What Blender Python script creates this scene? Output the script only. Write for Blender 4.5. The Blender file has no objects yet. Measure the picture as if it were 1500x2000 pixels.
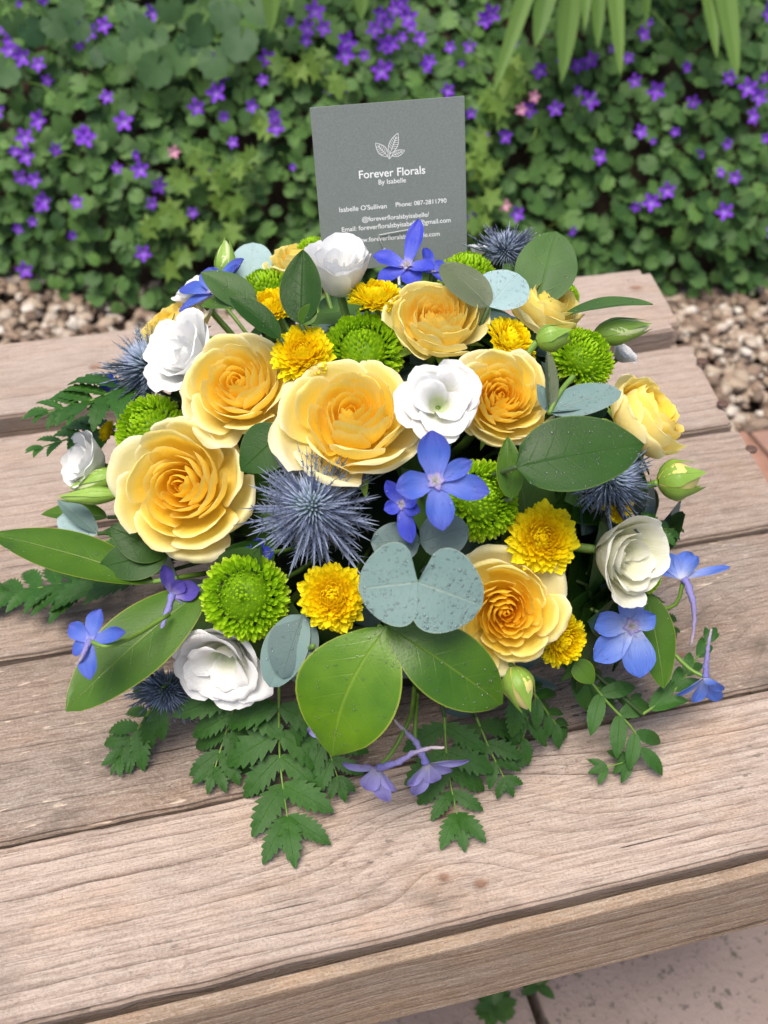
import bpy, bmesh, math, random
from math import sin, cos, pi, radians, sqrt, exp, atan2
from mathutils import Vector as V, Matrix, noise
random.seed(7)
sc = bpy.context.scene
# ------------------------------------------------------------------ camera
F_PX, PITCH, ROLL, YAW, CAM_H = 2000.0, radians(42), radians(1), radians(14.7), .45
FH = V((sin(YAW), cos(YAW), 0)); RH = V((cos(YAW), -sin(YAW), 0)); UZ = V((0, 0, 1))
CF = FH*cos(PITCH) - UZ*sin(PITCH); _u = FH*sin(PITCH) + UZ*cos(PITCH)
CR = RH*cos(ROLL) + _u*sin(ROLL); CU = -RH*sin(ROLL) + _u*cos(ROLL); CO = V((0, 0, CAM_H))
cd = bpy.data.cameras.new('camera'); cam = bpy.data.objects.new('camera', cd); sc.collection.objects.link(cam)
cam.matrix_world = Matrix.Translation(CO) @ Matrix((CR, CU, -CF)).transposed().to_4x4()
cd.sensor_fit = 'HORIZONTAL'; cd.sensor_width = 36; cd.lens = F_PX/1500*36; cd.clip_start = .02; cd.clip_end = 200
cd.dof.use_dof = True; cd.dof.focus_distance = .495; cd.dof.aperture_fstop = 14
sc.camera = cam
# ------------------------------------------------------------------ light
SUN_EL, SUN_AZ = radians(72), radians(225)      # azimuth measured in the plane, direction the light comes from
w = bpy.data.worlds.new('World'); sc.world = w; w.use_nodes = True
nt = w.node_tree; bg = nt.nodes['Background']
sky = nt.nodes.new('ShaderNodeTexSky'); sky.sky_type = 'NISHITA'; sky.sun_disc = False
sky.sun_elevation = SUN_EL; sky.sun_rotation = pi/2 - SUN_AZ; sky.dust_density = 4; sky.air_density = 1.0; sky.ozone_density = .6
nt.links.new(sky.outputs[0], bg.inputs[0]); bg.inputs[1].default_value = .065
sl = bpy.data.lights.new('sun', 'SUN'); sl.energy = 1.5; sl.angle = radians(32); sl.color = (1, .93, .82)
so = bpy.data.objects.new('sun', sl); sc.collection.objects.link(so)
sd = V((cos(SUN_EL)*cos(SUN_AZ), cos(SUN_EL)*sin(SUN_AZ), sin(SUN_EL)))
so.rotation_euler = sd.to_track_quat('Z', 'Y').to_euler()
sc.view_settings.view_transform = 'Standard'; sc.view_settings.look = 'None'; sc.view_settings.gamma = 1
sc.view_settings.exposure = 1.46
sc.cycles.use_denoising = True
sc.cycles.max_bounces = 8; sc.cycles.transparent_max_bounces = 12
# ------------------------------------------------------------------ helpers
def pt(px, py, d): return CO + (CF*F_PX + CR*(px-750) - CU*(py-1000))*(d/F_PX)
def at_z(px, py, z):
    d = CF*F_PX + CR*(px-750) - CU*(py-1000); return CO + d*((z-CAM_H)/d.z)
def cn(x, y, z): return (CR*x + CU*y - CF*z).normalized()
DC = RH*.009 + FH*.444 + UZ*.055; DA = (.160, .142, .140)
def ddep(px, py, k=1.0):
    d = CF*F_PX + CR*(px-750) - CU*(py-1000); d = d/F_PX
    def loc(v): return V((v.dot(RH)/DA[0], v.dot(FH)/DA[1], v.z/DA[2]))/k
    o, e = loc(CO-DC), loc(d); a = e.dot(e); b = o.dot(e); c = o.dot(o)-1; q = b*b-a*c
    return (-b-sqrt(q))/a if q > 0 else -b/a
def dome(px, py, off=0, k=1.0): return pt(px, py, ddep(px, py, k)+off)
COL = sc.collection
def new(name, data, parent=None):
    o = bpy.data.objects.new(name, data); COL.objects.link(o)
    if parent is not None: o.parent = parent
    return o
def tag(o, label=None, cat=None, group=None, kind=None):
    if label: o['label'] = label
    if cat: o['category'] = cat
    if group: o['group'] = group
    if kind: o['kind'] = kind
    return o
def mesh(name, vs, fs, mat, smooth=True, tone=None, lu=None, lv=None):
    me = bpy.data.meshes.new(name); me.from_pydata([tuple(v) for v in vs], [], fs)
    if smooth: me.polygons.foreach_set('use_smooth', [True]*len(me.polygons))
    for nm, arr in (('tone', tone), ('lu', lu), ('lv', lv)):
        if arr is not None: me.attributes.new(nm, 'FLOAT', 'POINT').data.foreach_set('value', arr)
    me.materials.append(mat); return me
def thing(name, loc, label, cat, group=None, zax=None, spin=0):
    o = new(name, None); o.empty_display_size = .01
    m = Matrix.Translation(loc)
    if zax is not None: m = m @ frame(zax, CU, spin)
    o.matrix_world = m; return tag(o, label, cat, group)
def frame(z, up=UZ, spin=0):
    z = z.normalized(); x = up.cross(z)
    if x.length < 1e-4: x = V((1, 0, 0)).cross(z)
    x.normalize(); y = z.cross(x)
    return Matrix((x, y, z)).transposed().to_4x4() @ Matrix.Rotation(spin, 4, 'Z')
def frame2(y, z):                                     # y kept exactly, z as close as possible
    y = y.normalized(); x = y.cross(z)
    if x.length < 1e-5: x = y.cross(V((.3, .5, .8)))
    x.normalize(); z = x.cross(y)
    return Matrix((x, y, z)).transposed().to_4x4()
def gridf(nu, nv, off=0):
    return [(off+j*(nu+1)+i, off+j*(nu+1)+i+1, off+(j+1)*(nu+1)+i+1, off+(j+1)*(nu+1)+i) for j in range(nv) for i in range(nu)]
def spl(p, s):                                        # Catmull-Rom through control points
    n = len(p)-1; x = min(max(s, 0), .99999)*n; i = int(x); t = x-i
    a, b, c, d = p[max(i-1, 0)], p[i], p[min(i+1, n)], p[min(i+2, n)]
    return [.5*(2*b[k]+(c[k]-a[k])*t+(2*a[k]-5*b[k]+4*c[k]-d[k])*t*t+(3*b[k]-a[k]-3*c[k]+d[k])*t**3) for k in range(len(b))]
def tube_geo(path, rads, seg=6, vs=None, fs=None):
    vs = [] if vs is None else vs; fs = [] if fs is None else fs
    n = len(path); base = len(vs)
    for i, p in enumerate(path):
        t = (path[min(i+1, n-1)]-path[max(i-1, 0)]).normalized()
        x = t.cross(V((.21, .35, .91))).normalized(); y = t.cross(x)
        r = rads[i] if isinstance(rads, (list, tuple)) else rads
        for k in range(seg): a = 2*pi*k/seg; vs.append(p + x*(r*cos(a)) + y*(r*sin(a)))
    for i in range(n-1):
        for k in range(seg):
            a, b = base+i*seg+k, base+i*seg+(k+1) % seg; fs.append((a, b, b+seg, a+seg))
    fs.append(tuple(base+k for k in reversed(range(seg)))); fs.append(tuple(base+(n-1)*seg+k for k in range(seg)))
    return vs, fs
def tube(name, path, rads, mat, parent=None, seg=6):
    vs, fs = tube_geo(path, rads, seg); return new(name, mesh(name, vs, fs, mat), parent)
def curve_pts(pts, n): return [V(spl(pts, i/n)) for i in range(n+1)]
def box_geo(x0, x1, y0, y1, z0, z1, bev=.002, seg=2):
    bm = bmesh.new(); bmesh.ops.create_cube(bm, size=1)
    for v in bm.verts: v.co = V(((x0+x1)/2+v.co.x*(x1-x0), (y0+y1)/2+v.co.y*(y1-y0), (z0+z1)/2+v.co.z*(z1-z0)))
    if bev: bmesh.ops.bevel(bm, geom=bm.edges[:], offset=bev, segments=seg, affect='EDGES', profile=.6)
    return bm
def bm_obj(name, bm, mat, parent=None, smooth=False):
    me = bpy.data.meshes.new(name); bm.to_mesh(me); bm.free(); me.materials.append(mat)
    if smooth: me.polygons.foreach_set('use_smooth', [True]*len(me.polygons))
    return new(name, me, parent)
# ------------------------------------------------------------------ materials
class NB:
    def __init__(s, name):
        s.m = bpy.data.materials.new(name); s.m.use_nodes = True; s.t = s.m.node_tree
        s.b = s.t.nodes['Principled BSDF']; s.o = s.t.nodes['Material Output']
    def n(s, typ, **kw):
        x = s.t.nodes.new(typ)
        for k, v in kw.items(): setattr(x, k, v)
        return x
    def l(s, a, b): s.t.links.new(a, b)
    def put(s, inp, v):
        if isinstance(v, bpy.types.NodeSocket): s.l(v, inp)
        elif v is not None: inp.default_value = v
    def math(s, op, a, b=None, c=None, clamp=False):
        x = s.n('ShaderNodeMath', operation=op); x.use_clamp = clamp
        for i, v in enumerate((a, b, c)): s.put(x.inputs[i], v)
        return x.outputs[0]
    def attr(s, nm): return s.n('ShaderNodeAttribute', attribute_name=nm).outputs['Fac']
    def objc(s): return s.n('ShaderNodeTexCoord').outputs['Object']
    def rnd(s): return s.n('ShaderNodeObjectInfo').outputs['Random']
    def noise(s, vec, scale, det=3, rough=.55, dist=0):
        x = s.n('ShaderNodeTexNoise'); s.put(x.inputs['Vector'], vec); s.put(x.inputs['Scale'], scale)
        x.inputs['Detail'].default_value = det; x.inputs['Roughness'].default_value = rough; x.inputs['Distortion'].default_value = dist
        return x.outputs[0]
    def scale(s, vec, v, loc=(0, 0, 0)):
        x = s.n('ShaderNodeMapping'); s.put(x.inputs[0], vec); x.inputs['Scale'].default_value = v; s.put(x.inputs['Location'], loc); return x.outputs[0]
    def ramp(s, fac, stops, interp='LINEAR'):
        x = s.n('ShaderNodeValToRGB'); x.color_ramp.interpolation = interp; e = x.color_ramp.elements
        while len(e) < len(stops): e.new(.5)
        for k, (p, c) in enumerate(stops):
            e[k].position = p; e[k].color = (c, c, c, 1) if isinstance(c, (int, float)) else (*c, 1)
        s.put(x.inputs[0], fac); return x.outputs[0]
    def mix(s, f, a, b, typ='MIX'):
        x = s.n('ShaderNodeMix', data_type='RGBA', blend_type=typ)
        s.put(x.inputs[0], f)
        for i, v in ((6, a), (7, b)):
            s.put(x.inputs[i], (*v, 1) if isinstance(v, tuple) and len(v) == 3 else v)
        return x.outputs[2]
    def rng(s, v, a, b, c, d):
        x = s.n('ShaderNodeMapRange'); s.put(x.inputs[0], v)
        for i, q in enumerate((a, b, c, d)): x.inputs[i+1].default_value = q
        return x.outputs[0]
    def bump(s, h, dist, strength=1.0):
        x = s.n('ShaderNodeBump'); x.inputs['Strength'].default_value = strength; x.inputs['Distance'].default_value = dist
        s.l(h, x.inputs['Height']); s.l(x.outputs[0], s.b.inputs['Normal']); return x
    def fin(s, col, rough=.5, spec=.5, transl=0, tcol=None, coat=0, sss=0):
        s.put(s.b.inputs['Base Color'], (*col, 1) if isinstance(col, tuple) else col)
        s.put(s.b.inputs['Roughness'], rough); s.b.inputs['Specular IOR Level'].default_value = spec
        if coat: s.b.inputs['Coat Weight'].default_value = coat; s.b.inputs['Coat Roughness'].default_value = .15
        if transl:
            t = s.n('ShaderNodeBsdfTranslucent'); s.put(t.inputs[0], tcol if tcol is not None else ((*col, 1) if isinstance(col, tuple) else col))
            m = s.n('ShaderNodeMixShader'); m.inputs[0].default_value = transl
            s.l(s.b.outputs[0], m.inputs[1]); s.l(t.outputs[0], m.inputs[2]); s.l(m.outputs[0], s.o.inputs[0])
        return s.m
def m_tone(name, stops, rough=.5, spec=.3, transl=.3, nscale=300, namt=.12, bump=.0004, streak=None, scol=(.55, .50, .70), samt=.55):
    b = NB(name); t = b.attr('tone'); oc = b.objc()
    n = b.noise(oc, nscale, 3); n2 = b.noise(oc, 45, 2)
    t2 = b.math('ADD', t, b.math('MULTIPLY', b.math('SUBTRACT', n2, .5), namt*2), clamp=True)
    c = b.ramp(t2, stops)
    c = b.mix(b.rng(n, .3, .7, 0, namt), c, (.0, .0, .0), 'MIX') if namt > .3 else c
    h = n
    if streak:
        lu = b.attr('lu'); s = b.n('ShaderNodeCombineXYZ'); b.l(b.math('MULTIPLY', lu, streak), s.inputs[0]); b.l(b.attr('lv'), s.inputs[1])
        h = b.noise(s.outputs[0], 3.0, 2); c = b.mix(b.rng(h, .40, .68, .0, samt), c, scol, 'MULTIPLY')
    b.bump(h, bump, .5)
    return b.fin(c, rough, spec, transl)
M = {}
M['rose'] = m_tone('rose_petal', [(0, (.97, .50, .010)), (.2, (.98, .69, .04)), (.42, (.98, .79, .13)), (.66, (.96, .86, .36)), (1, (.94, .90, .68))], .55, .25, .46, streak=14, scol=(.98, .90, .72), samt=.5, namt=.10)
M['rose_pale'] = m_tone('pale_rose_petal', [(0, (.97, .60, .03)), (.3, (.97, .73, .11)), (.55, (.95, .83, .26)), (1, (.93, .88, .53))], .55, .25, .46, streak=14, scol=(.98, .91, .75), samt=.5, namt=.10)
M['white'] = m_tone('white_petal', [(0, (.52, .66, .25)), (.22, (.86, .87, .74)), (.45, (.90, .905, .89)), (1, (.93, .93, .93))], .55, .2, .28, bump=.0012, streak=16, scol=(.92, .92, .94), samt=.6)
M['cream'] = m_tone('cream_petal', [(0, (.55, .65, .25)), (.35, (.85, .85, .62)), (1, (.85, .85, .79))], .55, .2, .28, bump=.0012, streak=16, scol=(.92, .92, .88), samt=.9)
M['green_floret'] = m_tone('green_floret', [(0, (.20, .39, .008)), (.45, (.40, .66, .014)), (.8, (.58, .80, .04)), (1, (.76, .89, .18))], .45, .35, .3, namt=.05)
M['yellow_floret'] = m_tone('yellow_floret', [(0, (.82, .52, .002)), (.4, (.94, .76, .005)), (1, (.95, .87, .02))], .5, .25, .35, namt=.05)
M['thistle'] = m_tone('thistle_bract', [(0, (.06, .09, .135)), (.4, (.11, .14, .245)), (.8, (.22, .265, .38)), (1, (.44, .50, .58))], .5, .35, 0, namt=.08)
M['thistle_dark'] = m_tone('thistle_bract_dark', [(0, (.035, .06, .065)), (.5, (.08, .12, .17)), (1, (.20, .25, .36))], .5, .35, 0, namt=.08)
M['thistle_cone'] = m_tone('thistle_cone', [(0, (.10, .17, .12)), (.5, (.17, .22, .33)), (1, (.40, .45, .60))], .6, .2, 0)
M['blue'] = m_tone('delphinium_blue', [(0, (.50, .48, .75)), (.18, (.13, .16, .72)), (.6, (.05, .075, .60)), (1, (.07, .09, .62))], .45, .3, .25, streak=9, namt=.28)
M['blue_mid'] = m_tone('delphinium_mid_blue', [(0, (.40, .40, .72)), (.12, (.17, .23, .66)), (.6, (.07, .14, .56)), (1, (.075, .10, .48))], .45, .3, .25, streak=9, namt=.28)
M['blue_pale'] = m_tone('delphinium_pale_blue', [(0, (.66, .70, .82)), (.3, (.26, .36, .74)), (.7, (.12, .22, .68)), (1, (.085, .17, .62))], .5, .3, .25, streak=9, namt=.15)
M['lilac'] = m_tone('delphinium_lilac', [(0, (.55, .55, .60)), (.3, (.42, .42, .75)), (.75, (.35, .33, .72)), (1, (.22, .19, .50))], .55, .25, .25, streak=11, namt=.25)
M['violet'] = m_tone('delphinium_violet', [(0, (.35, .30, .55)), (.4, (.13, .10, .46)), (1, (.07, .05, .32))], .6, .25, .2, streak=11, namt=.25, bump=.0012)
M['spur'] = m_tone('spur_skin', [(0, (.18, .17, .48)), (.6, (.25, .22, .42)), (1, (.42, .36, .36))], .7, .2, 0, nscale=900, namt=.3, bump=.002)
M['eye'] = m_tone('delphinium_eye', [(0, (.60, .58, .45)), (.4, (.50, .48, .58)), (1, (.20, .15, .48))], .6, .2, .2)
M['campanula'] = m_tone('bellflower', [(0, (.42, .30, .72)), (.3, (.26, .085, .66)), (1, (.22, .05, .62))], .6, .2, .3)
M['pink'] = m_tone('pink_bloom', [(0, (.8, .5, .6)), (1, (.72, .25, .45))], .6, .2, .3)
def m_leaf(name, a, b_, vein, rough=.32, spec=.5, transl=.12, nveins=7, rim=None, vs=.5, mottl=.25, coat=0, rimw=.93):
    b = NB(name); lu, lv = b.attr('lu'), b.attr('lv'); oc = b.objc(); au = b.math('ABSOLUTE', lu)
    n = b.noise(oc, 35, 3); c = b.mix(b.rng(n, .3, .72, 0, 1), a, b_)
    c = b.mix(b.rng(b.rnd(), 0, 1, 0, mottl), c, (a[0]*.5, a[1]*.55, a[2]*.5))
    mid = b.math('SUBTRACT', 1, b.math('MULTIPLY', au, 22), clamp=True)
    fr = b.math('FRACT', b.math('MULTIPLY', b.math('SUBTRACT', lv, b.math('MULTIPLY', au, .22)), nveins))
    sv = b.math('SUBTRACT', 1, b.math('MULTIPLY', b.math('ABSOLUTE', b.math('SUBTRACT', fr, .5)), 22), clamp=True)
    sv = b.math('MULTIPLY', sv, b.rng(au, .1, .9, .55, .0)); vv = b.math('MAXIMUM', mid, b.math('MULTIPLY', sv, .6))
    c = b.mix(b.math('MULTIPLY', vv, vs), c, vein)
    if rim: c = b.mix(b.rng(au, rimw, rimw+.05, 0, .85), c, rim)
    fine = b.noise(oc, 900, 2)
    b.bump(b.math('ADD', b.math('MULTIPLY', vv, -.6), b.math('MULTIPLY', fine, .25)), .0007, .6)
    return b.fin(c, b.rng(n, .3, .7, rough-.06, rough+.1), spec, transl, coat=coat)
M['salal'] = m_leaf('salal_leaf', (.014, .050, .007), (.024, .070, .010), (.04, .09, .018), .40, .16, .04, vs=.25, rim=(.12, .20, .04), rimw=.965)
M['salal_bright'] = m_leaf('bright_salal_leaf', (.040, .125, .003), (.115, .23, .005), (.20, .31, .03), .32, .42, .14, rim=(.36, .40, .05), rimw=.955, mottl=.05)
M['salal_mid2'] = m_leaf('glossy_salal_leaf', (.028, .092, .003), (.062, .145, .005), (.17, .26, .025), .32, .42, .14, rim=(.26, .32, .03), rimw=.955, mottl=.05)
M['salal_mid'] = m_leaf('mid_salal_leaf', (.038, .105, .006), (.062, .14, .008), (.15, .22, .03), .40, .28, .12, rim=(.30, .30, .03), rimw=.955, mottl=.1)
M['ruscus'] = m_leaf('ruscus_leaf', (.040, .095, .022), (.07, .15, .035), (.10, .18, .05), .45, .25, .15, nveins=3)
M['euca'] = m_leaf('eucalyptus_leaf', (.125, .205, .20), (.165, .245, .235), (.27, .34, .28), .55, .22, .06, nveins=6, rim=(.30, .36, .26), rimw=.965, mottl=.1)
M['euca_light'] = m_leaf('pale_eucalyptus_leaf', (.24, .36, .37), (.32, .44, .46), (.42, .50, .46), .55, .3, .08, nveins=6, mottl=.1)
M['euca_dark'] = m_leaf('dark_eucalyptus_leaf', (.055, .10, .105), (.085, .14, .135), (.18, .24, .20), .5, .35, .06, nveins=6, rim=(.17, .2, .13), rimw=.965, mottl=.15)
M['euca_olive'] = m_leaf('olive_eucalyptus_leaf', (.075, .10, .05), (.105, .13, .065), (.15, .17, .10), .5, .35, .06, nveins=6, mottl=.1)
M['fern'] = m_leaf('fern_leaflet', (.022, .085, .010), (.045, .14, .016), (.08, .18, .035), .38, .35, .12, nveins=9, mottl=.45)
M['bud'] = m_leaf('rosebud_sepal', (.20, .36, .05), (.30, .46, .08), (.36, .50, .14), .45, .4, .15)
def m_plain(name, col, rough=.5, spec=.4, nsc=80, amt=.3, bump=.0005, transl=0):
    b = NB(name); n = b.noise(b.objc(), nsc, 4)
    c = b.mix(b.rng(n, .25, .75, 0, 1), tuple(x*(1-amt) for x in col), tuple(min(1, x*(1+amt*.6)) for x in col))
    b.bump(n, bump, .5); return b.fin(c, rough, spec, transl)
M['stem'] = m_plain('green_stem', (.13, .24, .035), .45)
M['stem_dark'] = m_plain('dark_stem', (.04, .08, .02), .5)
M['pale_bud'] = m_plain('pale_bud', (.58, .68, .34), .5, .3, 60, .15, transl=.2)
M['foam'] = m_plain('wet_foam', (.012, .03, .012), .9, .2)
M['tray'] = m_plain('tray_plastic', (.015, .02, .016), .4)
M['iron'] = m_plain('rusty_screw', (.10, .055, .04), .6, .5, 500, .5)
b = NB('water_drop'); _t = b.n('ShaderNodeBsdfTransparent'); _g = b.n('ShaderNodeBsdfGlossy'); _g.inputs['Roughness'].default_value = .08
_f = b.n('ShaderNodeFresnel'); _f.inputs[0].default_value = 1.45; _m = b.n('ShaderNodeMixShader')
b.l(b.math('ADD', b.math('MULTIPLY', _f.outputs[0], 1.1), .05, clamp=True), _m.inputs[0]); b.l(_t.outputs[0], _m.inputs[1]); b.l(_g.outputs[0], _m.inputs[2]); b.l(_m.outputs[0], b.o.inputs[0])
M['drop'] = b.m
b = NB('clear_plastic'); b.b.inputs['Transmission Weight'].default_value = .55; M['clear'] = b.fin((.80, .83, .84), .12, .6)
def m_wood(name, pith=(.10, -.05), ring=.0068, knots=(), light=(.50, .355, .275), dark=(.255, .165, .115), slope=0, seed=0., grey=.3, mildew=.3, saw=0, warp=.012, edge=0, contrast=1.0):
    b = NB(name); oc = b.objc()
    sh = b.scale(oc, (1, 1, 1), (seed*3.1, seed*1.7, seed)); s = b.n('ShaderNodeSeparateXYZ'); b.l(oc, s.inputs[0]); x, y, z = s.outputs
    nl = b.noise(b.scale(sh, (1.5, 6, 6)), 1.0, 2); ns = b.noise(b.scale(sh, (14, 60, 60)), 1.0, 2)
    yy = b.math('ADD', b.math('SUBTRACT', y, pith[0]), b.math('ADD', b.math('MULTIPLY', x, slope), b.math('MULTIPLY', b.math('SUBTRACT', nl, .5), warp*4)))
    zz = b.math('SUBTRACT', z, pith[1])
    d = b.math('SQRT', b.math('ADD', b.math('MULTIPLY', yy, yy), b.math('MULTIPLY', zz, zz)))
    d = b.math('ADD', d, b.math('MULTIPLY', b.math('SUBTRACT', ns, .5), .0020))
    kd = None
    for kx, ky, rx, ry, A, core in knots:
        ex = b.math('DIVIDE', b.math('SUBTRACT', x, kx), rx); ey = b.math('DIVIDE', b.math('SUBTRACT', y, ky), ry)
        q = b.math('ADD', b.math('MULTIPLY', ex, ex), b.math('MULTIPLY', ey, ey))
        d = b.math('ADD', d, b.math('MULTIPLY', b.math('POWER', 2.718, b.math('MULTIPLY', q, -1)), A))
        if core:
            cx = b.math('DIVIDE', b.math('SUBTRACT', x, kx), core); cy = b.math('DIVIDE', b.math('SUBTRACT', y, ky), core*.75)
            e = b.math('POWER', 2.718, b.math('MULTIPLY', b.math('ADD', b.math('MULTIPLY', cx, cx), b.math('MULTIPLY', cy, cy)), -1))
            kd = e if kd is None else b.math('MAXIMUM', kd, e)
    jit = b.noise(b.math('MULTIPLY', d, 60), 1.0, 1) if False else None
    ph = b.math('DIVIDE', d, ring); fr = b.math('FRACT', ph)
    rg = b.ramp(fr, [(0, .0), (.45, .06), (.70, .35), (.86, 1), (.93, 1), (.99, .0)])
    cellv = b.n('ShaderNodeTexWhiteNoise', noise_dimensions='1D'); b.l(b.math('FLOOR', ph), cellv.inputs['W'])
    rg = b.math('MULTIPLY', rg, b.rng(cellv.outputs[0], 0, 1, .30, 1.0))
    rg = b.math('MULTIPLY', rg, b.rng(b.noise(b.scale(sh, (9, 40, 40), (2, 4, 6)), 1.0, 3), .3, .62, .25, 1.0))
    fib = b.noise(b.scale(sh, (28, 520, 520)), 1.0, 5, .7); fib2 = b.noise(b.scale(sh, (90, 1100, 1100)), 1.0, 3, .6)
    grit = b.noise(sh, 700, 4, .7); pat = b.noise(b.scale(sh, (9, 20, 20)), 1.0, 5, .65)
    c = b.mix(b.math('MULTIPLY', rg, contrast*.85, clamp=True), light, dark)
    c = b.mix(b.rng(pat, .40, .68, 0, grey), c, (.30, .265, .235))
    c = b.mix(b.rng(b.noise(b.scale(sh, (14, 30, 30), (5, 5, 5)), 1.0, 4), .5, .72, 0, .5), c, (light[0]*1.0, light[1]*.84, light[2]*.68))
    c = b.mix(b.rng(fib, .46, .70, 0, .72), c, (dark[0]*.75, dark[1]*.75, dark[2]*.75))
    c = b.mix(b.rng(fib2, .5, .75, 0, .45), c, (.66, .58, .52))
    c = b.mix(b.rng(grit, .52, .70, 0, .40), c, (dark[0]*.6, dark[1]*.6, dark[2]*.6)); c = b.mix(b.rng(grit, .30, .46, .35, 0), c, (.66, .58, .52))
    mil = b.math('MULTIPLY', b.rng(b.noise(b.scale(sh, (170, 330, 330)), 1.0, 3), .60, .66, 0, 1), b.rng(b.noise(b.scale(sh, (11, 24, 24), (9, 2, 1)), 1.0, 2), .50, .62, 0, 1))
    c = b.mix(b.math('MULTIPLY', mil, mildew), c, (.04, .035, .03))
    stain = b.rng(b.noise(b.scale(sh, (10, 18, 18), (3, 7, 1)), 1.0, 6, .75), .53, .70, 0, mildew)
    c = b.mix(stain, c, (.10, .08, .064))
    crk = b.math('MULTIPLY', b.rng(b.noise(b.scale(sh, (7, 330, 330), (1, 8, 3)), 1.0, 2), .70, .735, 0, 1), b.rng(b.noise(b.scale(sh, (8, 14, 14), (4, 4, 2)), 1.0, 2), .48, .6, 0, 1))
    c = b.mix(b.math('MULTIPLY', crk, .75), c, (.06, .042, .032))
    if edge:
        ed = b.rng(b.math('ADD', b.math('ABSOLUTE', y), b.math('MULTIPLY', b.math('SUBTRACT', pat, .5), .012)), edge-.003, edge, 0, .5); c = b.mix(ed, c, (.13, .09, .065))
    h = b.math('ADD', b.math('MULTIPLY', rg, -.5), b.math('ADD', b.math('MULTIPLY', fib, -.7), b.math('ADD', b.math('MULTIPLY', fib2, .3), b.math('ADD', b.math('MULTIPLY', grit, -.45), b.math('MULTIPLY', crk, -1.5)))))
    if saw:
        sw = b.math('FRACT', b.math('ADD', b.math('MULTIPLY', b.math('ADD', x, b.math('MULTIPLY', y, .75)), 75), b.math('MULTIPLY', nl, 2)))
        sl_ = b.math('MULTIPLY', b.rng(b.math('ABSOLUTE', b.math('SUBTRACT', sw, .5)), 0, .09, 1, 0), b.rng(b.noise(b.scale(sh, (5, 14, 1)), 1.0, 2), .42, .6, 0, saw))
        c = b.mix(b.math('MULTIPLY', sl_, .07), c, (.10, .075, .06)); h = b.math('SUBTRACT', h, b.math('MULTIPLY', sl_, .06))
        fl = b.math('MULTIPLY', b.rng(b.noise(b.scale(sh, (70, 330, 330)), 1.0, 2), .66, .72, 0, 1), saw)
        c = b.mix(b.math('MULTIPLY', fl, .7), c, (.72, .58, .46))
    if kd is not None:
        c = b.mix(b.rng(kd, .15, .75, 0, .8), c, (.24, .13, .085)); h = b.math('SUBTRACT', h, kd)
    ob = b.bump(h, .0020, .95)
    return b.fin(c, .72, .22)
# ------------------------------------------------------------------ ground, paving, gravel, bank
GZ = -.40
b = NB('soil'); n = b.noise(b.objc(), 14, 5); b.bump(n, .01); M['soil'] = b.fin(b.ramp(n, [(.3, (.028, .020, .014)), (.7, (.075, .055, .04))]), .95, .1)
me = mesh('ground', [(-40, -40, GZ-.03), (40, -40, GZ-.03), (40, 60, GZ-.03), (-40, 60, GZ-.03)], [(0, 1, 2, 3)], M['soil'], False)
tag(new('ground', me), kind='structure')
b = NB('pink_concrete'); oc = b.objc(); n = b.noise(oc, 9, 5); sp = b.noise(oc, 150, 4, .6); sp2 = b.noise(b.scale(oc, (1, 1, 1), (3, 3, 3)), 60, 3)
c = b.ramp(n, [(.3, (.215, .16, .14)), (.7, (.31, .24, .21))])
c = b.mix(b.rng(sp, .58, .66, 0, .7), c, (.11, .095, .085)); c = b.mix(b.rng(sp2, .62, .70, 0, .75), c, (.06, .07, .045))
b.bump(sp, .002); M['slab'] = b.fin(c, .85, .2)
KERB_Y = .955
pv = tag(new('paving', None), kind='structure')
SL = .40
for ix in range(-5, 8):
    for iy in range(-5, 2):
        x0, y0 = .215+(ix-1)*SL, KERB_Y-.12-.006-(iy+6)*SL if False else KERB_Y-.126-(2-iy)*SL+SL
        if y0+SL > KERB_Y-.12: continue
        bm = box_geo(x0+.004, x0+SL-.004, y0+.004, y0+SL-.004, GZ-.035, GZ+random.uniform(-.002, .001), .004, 2)
        bm_obj('slab', bm, M['slab'], pv)
b = NB('brick_edging'); n = b.noise(b.objc(), 40, 5); b.bump(n, .003)
M['brick'] = b.fin(b.mix(b.rng(b.rnd(), 0, 1, 0, .6), b.ramp(n, [(.3, (.23, .12, .085)), (.7, (.34, .19, .14))]), (.25, .17, .14)), .85, .2)
for i in range(-8, 14):
    bm = box_geo(-.104, .104, -.055, .055, -.035, .012, .005, 2); o = bm_obj('brick', bm, M['brick'], pv)
    o.location = (i*.216+random.uniform(-.003, .003), KERB_Y-.06, GZ+random.uniform(-.003, .003)); o.rotation_euler.z = random.uniform(-.02, .02)
def base_y(x): return spl([(2.5,), (2.12,), (1.72,), (1.47,), (1.38,), (1.32,), (1.29,), (1.30,), (1.34,), (1.4,)], (x+1.1)/3.15)[0] + .035*noise.noise((x*5, 0, 3))
b = NB('gravel_stone'); t = b.attr('tone'); n = b.noise(b.objc(), 90, 4)
c = b.ramp(t, [(0, (.07, .045, .032)), (.25, (.20, .135, .095)), (.55, (.34, .26, .19)), (.85, (.45, .385, .32)), (1, (.60, .56, .50))])
c = b.mix(b.rng(n, .35, .7, 0, .45), c, (.25, .20, .16)); b.bump(n, .002); M['gravel'] = b.fin(c, .75, .3)
ico = bmesh.new(); bmesh.ops.create_icosphere(ico, subdivisions=2, radius=1); icv = [v.co.copy() for v in ico.verts]; icf = [tuple(v.index for v in f.verts) for f in ico.faces]; ico.free()
vs, fs, tn = [], [], []
rg = random.Random(3)
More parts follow.
